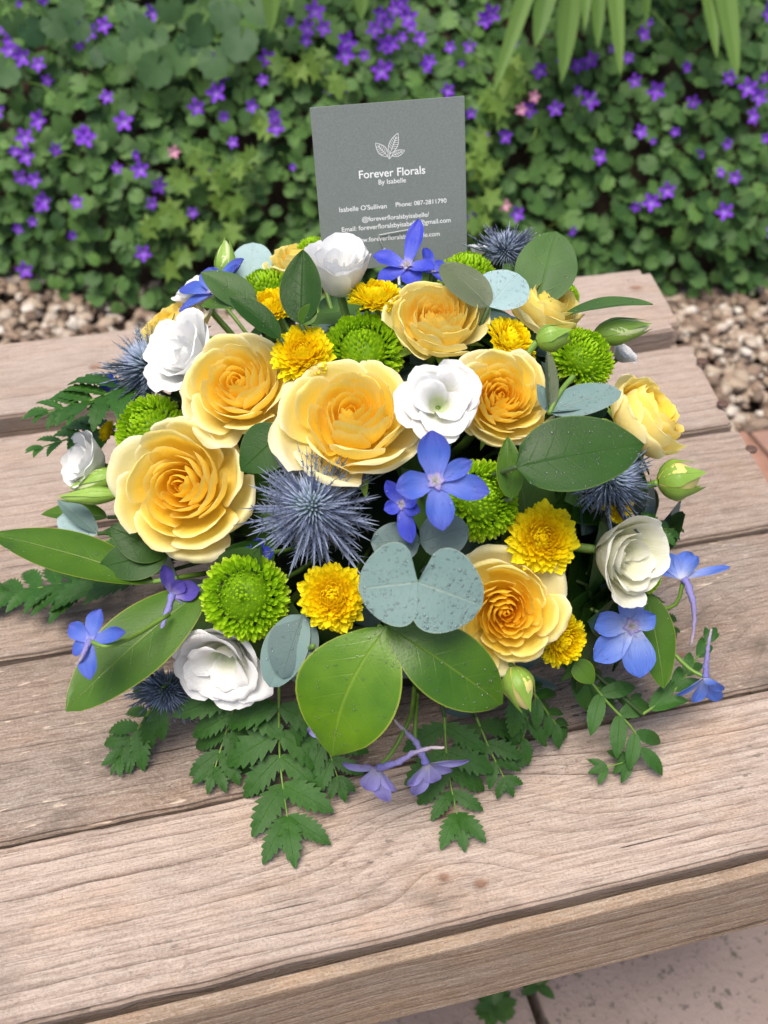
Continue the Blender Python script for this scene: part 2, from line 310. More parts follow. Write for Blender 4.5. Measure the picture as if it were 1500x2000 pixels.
for i in range(10500):
    x = rg.uniform(-.75, 1.75); yb = base_y(x); y = rg.uniform(KERB_Y+.005, yb+.12)
    r = rg.choice((.0045, .0055, .0065, .008, .009, .011))*rg.uniform(.85, 1.25); z = GZ-.02+rg.uniform(0, .022)
    R = Matrix.Rotation(rg.uniform(0, 6.3), 3, 'Z') @ Matrix.Rotation(rg.uniform(-.5, .5), 3, 'X'); sx, sy, sz = r*rg.uniform(.9, 1.5), r*rg.uniform(.7, 1.1), r*rg.uniform(.5, .85)
    k = len(vs); o = V((rg.random()*90, rg.random()*90, 0)); t = rg.random()
    for q in icv:
        m = 1+.5*noise.noise(q*1.7+o)+.18*noise.noise(q*3.6+o); vs.append(R @ V((q.x*sx*m, q.y*sy*m, q.z*sz*m)) + V((x, y, z))); tn.append(t)
    fs += [(a+k, b_+k, c_+k) for a, b_, c_ in icf]
tag(new('gravel', mesh('gravel', vs, fs, M['gravel'], True, tn)), kind='stuff')
def bank(x, s, out=0):
    a = s*pi/2; y = base_y(x) + .95*(1-cos(a)); z = GZ+.62*sin(a)
    return V((x - out*.25*cos(a), y-out*cos(a), z+out*sin(a)))
vs = [bank(-1.6+4.0*i/60, j/16, -.09) for j in range(17) for i in range(61)]
k = len(vs); vs += [bank(-1.6+4.0*i/60, 1, -.09)+V((0, 3, .1)) for i in range(61)]
tag(new('bank', mesh('bank', vs, gridf(60, 17), M['soil'])), kind='structure')
def bank_at(px, py, out=0):                            # where the sight line meets the planted bank
    best = None
    for i in range(1, 160):
        p = pt(px, py, 1.0+i*.012); dy = p.y-base_y(p.x)
        zb = GZ if dy < 0 else GZ+.62*sqrt(max(0, 1-(1-min(dy/.95, 1))**2))
        if p.z <= zb: best = p; break
    if best is None: best = p
    return best + V((-.1, -.9, .35))*out
# hedge leaves
def m_hedge(name, a, b_):
    b = NB(name); n = b.noise(b.objc(), 60, 2); r = b.rnd(); t = b.attr('tone')
    c = b.mix(t, a, b_); c = b.mix(b.rng(n, .4, .8, 0, .3), c, (a[0]*.6, a[1]*.6, a[2]*.6)); c = b.mix(b.math('MULTIPLY', r, .35), c, (a[0]*.8, a[1]*.9, a[2]*1.3))
    return b.fin(c, .55, .22, .10)
M['ivy'] = m_hedge('bellflower_leaf', (.022, .066, .018), (.105, .21, .048))
M['ivy_big'] = m_hedge('broad_hedge_leaf', (.025, .070, .024), (.070, .145, .048))
M['lime'] = m_hedge('cranesbill_leaf', (.075, .15, .022), (.15, .24, .04))
def ivy_geo(seed, lobes=9, depth=.10, cup=.22, notch=.45, L=1):
    r = random.Random(seed); n = lobes*2; vs = [V((0, -.05, 0))]; 
    for ring in (.55, 1.0):
        for i in range(n+1):
            a = -pi/2+notch*.5+(2*pi-notch)*i/n; rad = ring*(1+(depth if i % 2 == 0 else -depth)*(ring == 1)+r.uniform(-.05, .05))
            rad *= .92+.15*sin(a); x, y = rad*cos(a), rad*sin(a)*L
            vs.append(V((x, y, cup*(x*x+y*y*.6)-.18*y*y*(y > 0)+r.uniform(-.05, .05)*ring)))
    fs = []
    for i in range(n): fs.append((0, 1+i, 2+i)); fs.append((1+i, n+2+i, n+3+i, 2+i))
    return vs, fs
IV = [ivy_geo(i, 8+i % 3, .08+.02*(i % 3), random.Random(i).uniform(-.1, .35)) for i in range(6)]
LM = [ivy_geo(20+i, 5, .38, .1, .3) for i in range(3)]
def leaf_mats(rg, i):
    x = rg.uniform(-1.25, 2.1); s = rg.random()**.9*1.0
    deep = rg.random(); out = .05*deep-.055+.035*noise.noise((x*4, s*5, 1)); p = bank(x, s, out)
    big = noise.noise((x*2.3+9, s*4, 5)); sz = rg.uniform(.009, .0165)*(1+.5*max(0, big))
    nrm = V((rg.uniform(-.6, .6)-.1, -1+rg.uniform(-.2, .6), .85+rg.uniform(-.5, .5)))
    up = V((rg.uniform(-.7, .7), .2, rg.uniform(-1.2, -.2)))
    return Matrix.Translation(p) @ frame2(up-nrm.normalized()*up.dot(nrm.normalized()), nrm) @ Matrix.Scale(sz, 4), rg.random()*.75+.25*deep, deep
hedge = thing('bellflower_hedge', bank(.4, 0), 'bank of small scalloped green leaves dotted with purple star flowers', 'hedge')
rg = random.Random(11); L_ = [leaf_mats(rg, i) for i in range(18000)]
front = [q for q in L_ if q[2] > .72]; rg.shuffle(front)
vis = []
for q in front:
    p = q[0].translation-CO; d = p.dot(CF); x = 750+p.dot(CR)/d*F_PX; y = 1000-p.dot(CU)/d*F_PX
    if 20 < x < 1480 and 5 < y < 560: vis.append(q)
vis = vis[:290]; ids = {id(q) for q in vis}
ivm = {}
def var_mesh(nm, geo, mat, tone): return mesh(nm, geo[0], geo[1], mat, True, [tone]*len(geo[0]))
IVM = [var_mesh('leaf', IV[i % 6], M['ivy'], .15+.75*(i/17)) for i in range(18)]
hinv = hedge.matrix_world.inverted()
for q in vis:
    o = new('leaf', rg.choice(IVM), hedge); o.matrix_local = hinv @ q[0]
vs, fs, tn = [], [], []
for q in L_:
    if id(q) in ids: continue
    g = rg.choice(IV); k = len(vs); vs += [hinv @ (q[0] @ v) for v in g[0]]; tn += [q[1]]*len(g[0]); fs += [tuple(a+k for a in f) for f in g[1]]
tag(new('foliage', mesh('foliage', vs, fs, M['ivy'], True, tn), hedge), kind='stuff')
# thin runners among the leaves
vs, fs = [], []
for i in range(120):
    x, s = rg.uniform(-.9, 1.8), rg.uniform(.05, .8); a = bank(x, s, .0); p2 = bank(x+rg.uniform(-.08, .08), s+rg.uniform(-.06, .08), .02+rg.random()*.02); mid = (a+p2)/2+V((0, -.02, .02))
    tube_geo([hinv @ v for v in (a, mid, p2)], .0008, 4, vs, fs)
tag(new('runners', mesh('runners', vs, fs, M['stem'], True), hedge), kind='stuff')
# star flowers
def camp_geo(seed, cup=.5, slim=1):
    r = random.Random(seed); vs = [V((0, 0, -.45))]; tn = [0.]; n = 20
    for ring, rad in enumerate((.22, .55, 1.0)):
        for i in range(n):
            a = 2*pi*i/n; k = i % 4; f = (1.0, .8, .42, .8)[k] if ring == 2 else (1, .95, .85, .95)[k] if ring == 1 else 1
            rr = rad*f*slim; z = (-.22, .02, .18*cup+r.uniform(-.08, .08)-(.1 if k == 0 else 0))[ring]
            vs.append(V((rr*cos(a), rr*sin(a), z))); tn.append((.15, .5, 1)[ring])
    fs = [(0, 1+i, 1+(i+1) % n) for i in range(n)]
    for q in (0, 1): fs += [(1+q*n+i, 1+(q+1)*n+i, 1+(q+1)*n+(i+1) % n, 1+q*n+(i+1) % n) for i in range(n)]
    return vs, fs, tn
CP = [mesh('flower', *camp_geo(i, .2+.5*(i % 3), 1 if i < 4 else .62)[:2], M['campanula'], True, camp_geo(i)[2]) for i in range(6)]
LF = [(88,25),(600,58),(415,105),(325,100),(360,130),(320,180),(50,165),(50,200),(100,225),(162,255),(195,315),(5,430),(165,470),(330,525),(110,535),(70,590),(115,605),(228,580),(540,600),(555,660),(465,655),(625,720),(95,690),(150,700),(185,780),(85,885),(140,860),(290,910),(110,1045),(565,980),(755,825),(1130,90),(1225,50),(1195,115),(1260,115),(1190,165),(845,240),(1040,230),(860,305),(845,365),(1025,315),(985,415),(875,455),(1065,450),(1075,495),(910,555),(1275,350),(1335,350),(1350,170),(1340,215),(1415,220),(1455,120),(1475,65),(1480,280),(1490,180),(815,665),(600,790),(425,380),(180,5),(235,100),(30,120),(345,535),(310,785),(170,800),(865,690),(1140,650),(490,475),(770,420)]
RF = [(35,40),(20,175),(95,110),(130,155),(10,260),(85,75),(165,245),(245,190),(320,185),(380,80),(235,355),(590,280),(715,135),(680,245),(735,260),(785,240),(865,195),(930,230),(985,140),(1010,95),(955,318),(780,395),(735,360),(650,425),(550,430),(455,530),(370,545),(325,440),(1150,265),(1320,305),(1390,345),(1430,380),(1455,305),(1180,400),(1410,455),(1110,515),(975,515),(1025,550),(1205,600),(1310,560),(1455,540),(1340,690),(1285,670),(1080,740),(1020,785),(960,800),(500,830),(400,890),(335,840),(1465,55),(1495,10),(1495,900),(715,895),(1040,355),(820,610),(1300,820),(490,175),(290,250),(150,265),(400,60),(60,20),(5,90),(60,150)]
FL = [(x/2, y/2) for x, y in LF] + [(750+x/2, y/2) for x, y in RF]
rg = random.Random(5)
for i, (px, py) in enumerate(FL):
    p = bank_at(px, py, .028); sz = rg.uniform(.011, .0165) if i % 5 else .0095
    z = V((rg.uniform(-.7, .7)-.2, -1, rg.uniform(.0, .9)))
    o = new('flower', CP[rg.choice((0, 1, 2, 3, 0, 1, 2, 4, 5))], hedge)
    o.matrix_local = hinv @ Matrix.Translation(p) @ frame(z, UZ, rg.random()*6) @ Matrix.Scale(sz, 4)
for i in range(70):                                    # the planting goes on to both sides
    x = rg.uniform(-1.2, -.35) if i % 2 else rg.uniform(1.0, 2.0); p = bank(x, rg.uniform(.08, .75), .02)
    o = new('flower', CP[rg.choice((0, 1, 2, 3, 4))], hedge); o.matrix_local = hinv @ Matrix.Translation(p) @ frame(V((rg.uniform(-.7, .7), -1, rg.uniform(.0, .9))), UZ, rg.random()*6) @ Matrix.Scale(rg.uniform(.011, .0165), 4)
PK = mesh('pink_flower', *camp_geo(9, 1.0)[:2], M['pink'], True, camp_geo(9)[2])
# lime cranesbill clumps, some with a pink bloom
clump_lab = ['lime green lobed cranesbill foliage low on the bank among dark leaves', 'lime green cranesbill leaves between purple flowers above the card',
             'yellowish cranesbill leaves peeping out beside the card edge', 'lime cranesbill tuft with a pink bloom beside the card', 'lime cranesbill sprig growing over the shaded foot of the bank']
for ci, (pts, pk) in enumerate([([(440, 340), (470, 330), (430, 375), (455, 400), (400, 330), (350, 350), (380, 300), (330, 400), (345, 430), (490, 300)], [(343, 295)]),
                ([(600, 130), (620, 120), (540, 140), (585, 150), (650, 170), (510, 250)], []), ([(915, 310), (930, 330), (925, 280), (950, 345), (940, 400), (925, 430)], [(973, 397)]),
                ([(985, 190), (965, 175), (1000, 160), (960, 225), (945, 200), (990, 130)], [(1003, 214), (1028, 190)]), ([(430, 480), (350, 510), (300, 440), (455, 440), (395, 450)], [])]):
    cl = thing('cranesbill_plant', bank_at(*pts[0], -.02), clump_lab[ci], 'plant', 'cranesbill clumps on the bank'); ci_ = cl.matrix_world.inverted()
    for px, py in pts:
        for k in range(4):
            p = bank_at(px+rg.uniform(-16, 16), py+rg.uniform(-16, 16), .022+rg.random()*.02); sz = rg.uniform(.011, .018)
            o = new('leaf', var_mesh('leaf', LM[k % 3], M['lime'], rg.random()), cl)
            o.matrix_local = ci_ @ Matrix.Translation(p) @ frame(V((rg.uniform(-.5, .5), -1, rg.uniform(.3, 1.2))), UZ, rg.random()*6) @ Matrix.Scale(sz, 4)
    for px, py in pk:
        o = new('flower', PK, cl); o.matrix_local = ci_ @ Matrix.Translation(bank_at(px, py, .045)) @ frame(V((0, -1, .4))) @ Matrix.Scale(.010, 4)
# broad leaves high on the bank
bl = thing('broadleaf_plant', bank_at(330, 90, -.03), 'clump of broad scalloped blue-green leaves high on the bank', 'plant'); bi = bl.matrix_world.inverted()
BM = [var_mesh('leaf', ivy_geo(40+i, 10, .06, .15, .35), M['ivy_big'], i/5) for i in range(6)]
for px, py in [(70, 65), (115, 50), (270, 60), (255, 30), (335, 20), (370, 90), (350, 115), (440, 35), (430, 20), (310, 135), (205, 110), (470, 85), (40, 50), (165, 60), (230, 100), (285, 105), (395, 60), (500, 25), (150, 20), (20, 140), (305, 70), (420, 120)]:
    o = new('leaf', rg.choice(BM), bl); o.matrix_local = bi @ Matrix.Translation(bank_at(px, py, .04+rg.random()*.02)) @ frame(V((rg.uniform(-.4, .4), -1, rg.uniform(.2, 1.3))), UZ, rg.uniform(2.2, 4)) @ Matrix.Scale(rg.uniform(.017, .028), 4)
# ------------------------------------------------------------------ strap-leaved plants behind the bank
b = NB('strap_leaf'); n = b.noise(b.scale(b.objc(), (40, 40, 2)), 1, 2); lu = b.attr('lu')
c = b.mix(b.rng(b.rnd(), 0, 1, 0, 1), (.065, .135, .025), (.12, .21, .045)); c = b.mix(b.rng(b.math('ABSOLUTE', lu), 0, .25, .5, 0), c, (.05, .11, .02)); M['strap'] = b.fin(c, .5, .22, .12)
def strap(par, a, m, e, wid):
    P = [a, a*.35+m*.65+V((0, 0, .03)), m, m*.4+e*.6, e]; n = 14; vs, lu, lv = [], [], []
    pi_ = par.matrix_world.inverted()
    for i in range(n+1):
        s = i/n; p = V(spl(P, s)); t = (V(spl(P, min(s+.02, 1)))-V(spl(P, max(s-.02, 0)))).normalized(); x = t.cross(V((0, -.6, .8))).normalized(); nn = x.cross(t)
        hw = wid*(1-s**5)*(.6+.4*min(1, s*4))+.0003
        for u in (-1, -.5, 0, .5, 1): vs.append(pi_ @ (p+x*hw*u+nn*hw*.35*abs(u))); lu.append(u); lv.append(s)
    new('leaf', mesh('leaf', vs, gridf(4, n), M['strap'], True, None, lu, lv), par)
for pi2, (cx, cy, lab, tips) in enumerate([(1170, -190, 'clump of long arching strap leaves spilling forward over the bank, purple flowers below', [(930, 150, 1030, -30), (1000, 70, 1045, -50), (1062, 130, 1070, -60), (1090, 40, 1085, -70), (1165, 120, 1115, -50), (1215, 30, 1190, -80), (1372, 125, 1290, -40), (1345, 40, 1300, -70), (1330, 90, 1265, -50), (1460, 30, 1370, -50), (980, 10, 1050, -70), (1120, 70, 1100, -70)]),
        (600, -170, 'smaller tuft of upright strap leaves on the bank above the broad leaves', [(525, 40, 535, -60), (560, 0, 560, -60), (690, 20, 680, -70)])]):
    pl = thing('strap_leaf_plant', bank_at(cx, cy, -.02), lab, 'plant')
    for i, (tx, ty, mx, my) in enumerate(tips):
        a = pl.location+V((rg.uniform(-.05, .05), rg.uniform(-.03, .03), 0)); e = bank_at(tx, ty+35, .09+rg.random()*.05); m = bank_at(mx, my, .12)+V((0, 0, .09))
        strap(pl, a, m, e, rg.uniform(.012, .023))
# ------------------------------------------------------------------ garden bench
BX0, BX1 = -.62, .44
bench = thing('garden_bench', V((0, .45, GZ)), 'low weathered softwood plank bench standing on the paving', 'bench'); bi = bench.matrix_world.inverted()
W = [  # y back, y front, right end x at back / front, z offset, material keywords
    (.744, .644, .436, .4205, .002, dict(pith=(.02, -.10), ring=.0062, slope=.01, seed=1.3, light=(.45, .355, .30), dark=(.26, .18, .135), knots=((.41, .02, .03, .012, .006, .006), (-.05, .0, .04, .02, .004, .005)), mildew=.15)),
    (.627, .521, .419, .401, -.003, dict(pith=(.09, -.06), ring=.0085, slope=-.015, seed=2.6, light=(.43, .335, .28), dark=(.27, .185, .135), mildew=.2, contrast=.8)),
    (.511, .4114, .399, .383, .001, dict(pith=(-.10, -.04), ring=.0080, slope=.02, seed=3.9, light=(.38, .29, .235), dark=(.18, .122, .09), mildew=.35, warp=.006)),
    (.4095, .2948, .383, .365, -.001, dict(pith=(.12, -.06), ring=.0085, slope=0, seed=5.2, light=(.32, .24, .19), dark=(.15, .095, .068), knots=((.34, -.005, .10, .075, .07, 0), (.2635, -.025, .02, .012, .008, .0035)), saw=1, mildew=.75, grey=.6, warp=.005, contrast=.55)),
    (.2924, .2050, .365, .352, 0, dict(pith=(.11, -.07), ring=.0060, slope=.012, seed=6.5, light=(.52, .41, .345), dark=(.20, .130, .095), knots=((.102, .012, .06, .026, .022, .006), (.092, -.021, .025, .012, .007, .0028), (.108, -.028, .02, .010, .006, .0034)), mildew=.5, grey=.3, warp=.006, contrast=1.18)),
]
for i, (yb, yf, xb, xf, dz, kw) in enumerate(W):
    cy = (yb+yf)/2; hy = (yb-yf)/2; mat = m_wood('plank_wood', edge=hy, **kw); nx, ny = 90, 3
    bm = box_geo(BX0, (xb+xf)/2, -hy, hy, -.022, 0, 0)
    for v in bm.verts:
        if v.co.x > 0: v.co.x = xb if v.co.y > 0 else xf
    bmesh.ops.bevel(bm, geom=[e for e in bm.edges if abs(e.verts[0].co.z-e.verts[1].co.z) > .01 and e.verts[0].co.x > 0], offset=.008 if i == 0 else .0015, segments=4, affect='EDGES')
    bmesh.ops.bevel(bm, geom=[e for e in bm.edges if e.verts[0].co.z > -.001 and e.verts[1].co.z > -.001], offset=.0016, segments=2, affect='EDGES')
    es = [e for e in bm.edges if abs(e.verts[0].co.x-e.verts[1].co.x) > .5]
    bmesh.ops.subdivide_edges(bm, edges=es, cuts=110, use_grid_fill=True)
    for v in bm.verts:
        e = abs(abs(v.co.y)-hy) < .003
        if e: v.co.y += .0011*noise.noise((v.co.x*28, i*3+(v.co.y > 0), 0)) + .0006*noise.noise((v.co.x*90, i*5, 2))
        if e and v.co.z > -.004: v.co.z += .0006*noise.noise((v.co.x*50, i*7+(v.co.y > 0), 5))
    o = bm_obj('plank', bm, mat, bench, False); o.matrix_local = bi @ Matrix.Translation((0, cy, dz))
    me = o.data; me.polygons.foreach_set('use_smooth', [False]*len(me.polygons))
# upright front board
mat = m_wood('front_board_wood', pith=(.02, .06), ring=.011, seed=8.1, light=(.40, .285, .19), dark=(.20, .125, .08), grey=.4, warp=.005, mildew=.3, knots=((.05, 0, .05, .03, .006, 0),))
bm = box_geo(BX0, .345, -.0032, .0032, -.062, 0, .0010, 2)
es = [e for e in bm.edges if abs(e.verts[0].co.x-e.verts[1].co.x) > .5]; bmesh.ops.subdivide_edges(bm, edges=es, cuts=80, use_grid_fill=True)
for v in bm.verts: v.co.y += .0004*noise.noise((v.co.x*25, v.co.z*30, 4)); v.co.z += .0006*noise.noise((v.co.x*22, 3, 4))
o = bm_obj('front_board', bm, mat, bench); o.matrix_local = bi @ Matrix.Translation((0, .1982, -.0025))
mat = m_wood('frame_wood', seed=9.4, light=(.36, .26, .19), dark=(.2, .13, .09))
for nm, x0, x1, y0, y1, z0, z1 in (('cross_rail', -.56, -.52, .215, .735, -.068, -.024), ('cross_rail', .33, .37, .215, .735, -.068, -.024), ('cross_rail', -.12, -.08, .215, .735, -.068, -.024),
        ('leg', -.56, -.515, .23, .275, GZ+.001, -.069), ('leg', -.56, -.515, .68, .725, GZ+.001, -.069), ('leg', .33, .375, .60, .645, GZ+.001, -.069), ('leg', .335, .375, .36, .40, GZ+.001, -.069)):
    o = bm_obj(nm, box_geo(x0, x1, y0, y1, z0, z1, .002), mat, bench); o.matrix_local = bi.copy()
vs, fs = [], []
for r_, z in ((.0042, -.0005), (.0042, .0009), (.0032, .0015), (.001, .0011)): vs += [V((r_*cos(k*pi/6), r_*sin(k*pi/6), z)) for k in range(12)]
fs = [(j*12+k, j*12+(k+1) % 12, (j+1)*12+(k+1) % 12, (j+1)*12+k) for j in range(3) for k in range(12)]+[tuple(36+k for k in range(12))]
sm = mesh('screw', vs, fs, M['iron'])
for px, py in ((1307, 611), (1371, 706), (1411, 789), (1467, 878), (1232, 552)):
    o = new('screw', sm, bench); o.matrix_local = bi @ Matrix.Translation(at_z(px, py, .0005))
# ------------------------------------------------------------------ tray and foam
fo = thing('flower_foam', DC-UZ*.055, 'dark wet block of floral foam in a low tray on the bench, under the flowers', 'flower foam')
vs = []
for j in range(9):
    for i in range(24):
        a, e = 2*pi*i/24, j/8*pi/2; vs.append(RH*(cos(a)*cos(e)*.09)+FH*(sin(a)*cos(e)*.08)+UZ*(.02+.105*sin(e)))
new('foam_block', mesh('foam_block', vs, [(j*24+i, j*24+(i+1) % 24, (j+1)*24+(i+1) % 24, (j+1)*24+i) for j in range(8) for i in range(24)], M['foam']), fo)
vs = []
for r_, z in ((.06, .001), (.085, .001), (.1, .03), (.103, .03), (.088, .0)): vs += [V((r_*cos(2*pi*i/32), r_*sin(2*pi*i/32), z)) for i in range(32)]
new('tray', mesh('tray', vs, [(j*32+i, j*32+(i+1) % 32, (j+1)*32+(i+1) % 32, (j+1)*32+i) for j in range(4) for i in range(32)]+[tuple(range(32))], M['tray']), fo)
# ------------------------------------------------------------------ flower builders
def stem_to_foam(par, head, r=.0016, k=.42, mat=None):
    tgt = DC+(head-DC)*k
    if tgt.z < .03: tgt.z = .03
    inv = par.matrix_world.inverted(); mid = (head+tgt)/2+V((0, 0, -.004))
    return tube('stem', [inv @ v for v in (head, mid, tgt)], r, mat or M['stem'], par, 5)
def petal_geo(P, W, a0, tone0, tone1, seed, R, ruff=.03, spiral=.12, nu=10, nv=9, edge=.32, ep=2.4, wtop=1.0, dz=0, notch=0, curl=0, hf=0):
    vs, tn, lu, lv = [], [], [], []; o = V((seed*1.37, seed*.71, seed*.29))
    for j in range(nv+1):
        s = j/nv
        for i in range(nu+1):
            u = -1+2*i/nu; s2 = s*(1-edge*abs(u)**ep-(.05+hf*.3)*noise.noise((u*2.2+seed, seed, 0))*s+curl*.05*exp(-(u*3.2)**2)*s)
            r, z = spl(P, s2); hw = W*(.38+.62*min(1, s*1.25)**.7)*wtop
            th = a0+max(-1.9, min(1.9, u*hw/max(r, .10)))
            nz = noise.noise(V((u*1.6, s*2.0, 0))+o); nz2 = noise.noise(V((u*4.5, s*3, 3))+o)+hf*6*s*s*noise.noise(V((u*7, s*1.5, 9))+o)
            r2 = r*(1+spiral*u)+(nz*ruff*1.1+nz2*ruff*.5)*s; z2 = z+dz+(noise.noise(V((u*1.9+5, s*2.2, 7))+o)*ruff*1.6+nz2*ruff*.7*s)*s
            z2 -= curl*(abs(u)**3*.10+.05*exp(-(u*2.2)**2)*(s > .8))*s**3; vs.append(V((r2*cos(th), r2*sin(th), z2))*R); tn.append(min(1, max(0, tone0+(tone1-tone0)*s**2.2+.14*s*s*abs(u)**5))); lu.append(u); lv.append(s)
    return vs, gridf(nu, nv), tn, lu, lv
ROSE = [(3, [(.02, .05), (.06, .2), (.075, .38), (.04, .48)], .11, .08, .35, .02), (4, [(.04, .03), (.12, .16), (.15, .36), (.12, .52)], .15, .1, .42, .02), (5, [(.05, 0), (.19, .12), (.24, .34), (.22, .54)], .20, .14, .5, .022),
        (5, [(.06, 0), (.27, .10), (.34, .32), (.335, .54)], .26, .2, .56, .025), (6, [(.08, -.03), (.35, .06), (.45, .28), (.465, .51)], .30, .26, .64, .03),
        (6, [(.1, -.06), (.43, .0), (.57, .2), (.62, .42), (.655, .45)], .37, .34, .76, .032), (6, [(.1, -.08), (.48, -.05), (.68, .13), (.79, .33), (.86, .33)], .43, .45, .88, .036),
        (6, [(.1, -.1), (.5, -.1), (.78, .02), (.94, .17), (1.03, .10)], .50, .65, 1.0, .045)]
DENSE = [(4, [(.02, .05), (.05, .2), (.06, .36), (.025, .44)], .09, .02, .3, .02), (5, [(.04, .03), (.11, .16), (.13, .34), (.105, .49)], .11, .04, .36, .03), (6, [(.05, 0), (.18, .12), (.21, .34), (.19, .52)], .14, .08, .4, .03),
         (7, [(.06, 0), (.25, .1), (.30, .32), (.29, .53)], .17, .12, .46, .03), (8, [(.07, -.01), (.31, .08), (.39, .30), (.395, .53)], .20, .18, .52, .03), (8, [(.08, -.03), (.39, .06), (.50, .28), (.52, .50)], .25, .26, .62, .03), (7, [(.1, -.06), (.46, .0), (.62, .2), (.68, .41), (.715, .43)], .33, .36, .76, .035),
         (6, [(.1, -.08), (.5, -.05), (.74, .12), (.86, .30), (.93, .28)], .44, .5, .9, .04), (5, [(.1, -.1), (.5, -.1), (.80, .02), (.97, .14), (1.04, .07)], .54, .7, 1.0, .05)]
LISI = [(2, [(.03, 0), (.10, .2), (.14, .42), (.12, .60)], .22, .2, .8, .03), (3, [(.04, 0), (.2, .16), (.30, .42), (.38, .66)], .42, .2, 1, .05), (3, [(.05, 0), (.28, .12), (.46, .40), (.62, .62), (.70, .64)], .62, .3, 1, .06), (5, [(.06, -.03), (.36, .06), (.62, .32), (.86, .52), (1.0, .48)], .62, .4, 1, .07)]
LISI_OPEN = [(2, [(.05, 0), (.17, .16), (.24, .40), (.42, .60), (.52, .62)], .42, .1, 1, .05), (3, [(.06, 0), (.28, .12), (.44, .38), (.62, .58), (.74, .58)], .6, .2, 1, .06), (5, [(.06, -.03), (.36, .06), (.62, .32), (.86, .50), (1.0, .44)], .62, .4, 1, .06)]
def bloom(name, label, cat, group, px, py, w, n, rings, mat, close=0, seed=0, off=0, tshift=0, asp=1.0, sepals=True, k=1.0, tall=1.0):
    d = ddep(px, py, k)+off; R = w/2/F_PX*d; n = cn(*n); loc = pt(px, py, d)-n*R*.28
    t = thing(name, loc, label, cat, group, n, seed*1.3); q = random.Random(seed*17+3); nr = len(rings)-1; ph = q.random()*6
    for ri, (cnt, P, W_, t0, t1, rf) in enumerate(rings):
        f = ri/nr; cl = close*f; P2 = [(r*(1-.42*cl*(i/(len(P)-1))), (z+.42*cl*(i/(len(P)-1)))*tall) for i, (r, z) in enumerate(P)]
        ph += 1.1+q.random()*.4
        for k_ in range(cnt):
            j = 1+q.uniform(-.07, .07); PP = [(r*(1+(j-1)*i*.5), z*j+q.uniform(-.02, .02)) for i, (r, z) in enumerate(P2)]
            g = petal_geo(PP, W_*q.uniform(.9, 1.12), ph+2*pi*k_/cnt+q.uniform(-.16, .16), t0+tshift, t1+tshift, seed*31+ri*7+k_*1.9, R, rf*(.6+.4*q.random())*(1.15 if name == 'lisianthus' else 1), q.choice((.13, .11, .16))*(1-.3*f), nv=8 if ri < 3 else 11, nu=(8 if ri < 3 else 12) if name == 'rose' else 18, edge=q.uniform(.2, .36), curl=(f if name == 'rose' else 0), hf=(.05 if name == 'lisianthus' else 0))
            new('petal', mesh('petal', g[0], g[1], mat, True, *g[2:]), t)
    if sepals:
        for k_ in range(5):
            a = ph+k_*2*pi/5; vs, lu, lv = [], [], []
            for j in range(6):
                s = j/5; hw = .13*sin(pi*(.15+.85*s)**.7)+.003
                for u in (-1, 0, 1): r, z = .12+.75*s, -.16-.02*s-.10*s*s+.03*abs(u); vs.append(V((r*cos(a)-u*hw*sin(a), r*sin(a)+u*hw*cos(a), z))*R); lu.append(u); lv.append(s)
            new('sepal', mesh('sepal', vs, gridf(2, 5), M['bud'], True, None, lu, lv), t)
    stem_to_foam(t, loc, R*.06+.0008); return t
# scoop shaped florets shared by all button flowers of a kind
def floret_geo(wid, cup, curl, tip, nu=4, nv=5):
    vs, tn = [], []
    for j in range(nv+1):
        s = j/nv; hw = wid*(.55+.45*sin(pi*min(1, s*1.15)*.5))*sqrt(max(.06, 1-max(0, (s-.62)/.40)**2))
        for i in range(nu+1):
            u = -1+2*i/nu; vs.append(V((hw*u, cup*(u*u)*wid*(1-.2*s)+curl*s*s, s*(1-.06*u*u)))); tn.append(min(1, (.05+.75*s+.2*(abs(u) > .9)+tip*(s > .85))))
    return vs, gridf(nu, nv), tn
FG = [floret_geo(.20, .8, c, .25) for c in (.10, .25, .40)]; FY = [floret_geo(.27, .42, c, .1) for c in (.05, .18, .35)]
FGM = [mesh('petal', *g[:2], M['green_floret'], True, g[2]) for g in FG]; FYM = [mesh('petal', *g[:2], M['yellow_floret'], True, g[2]) for g in FY]
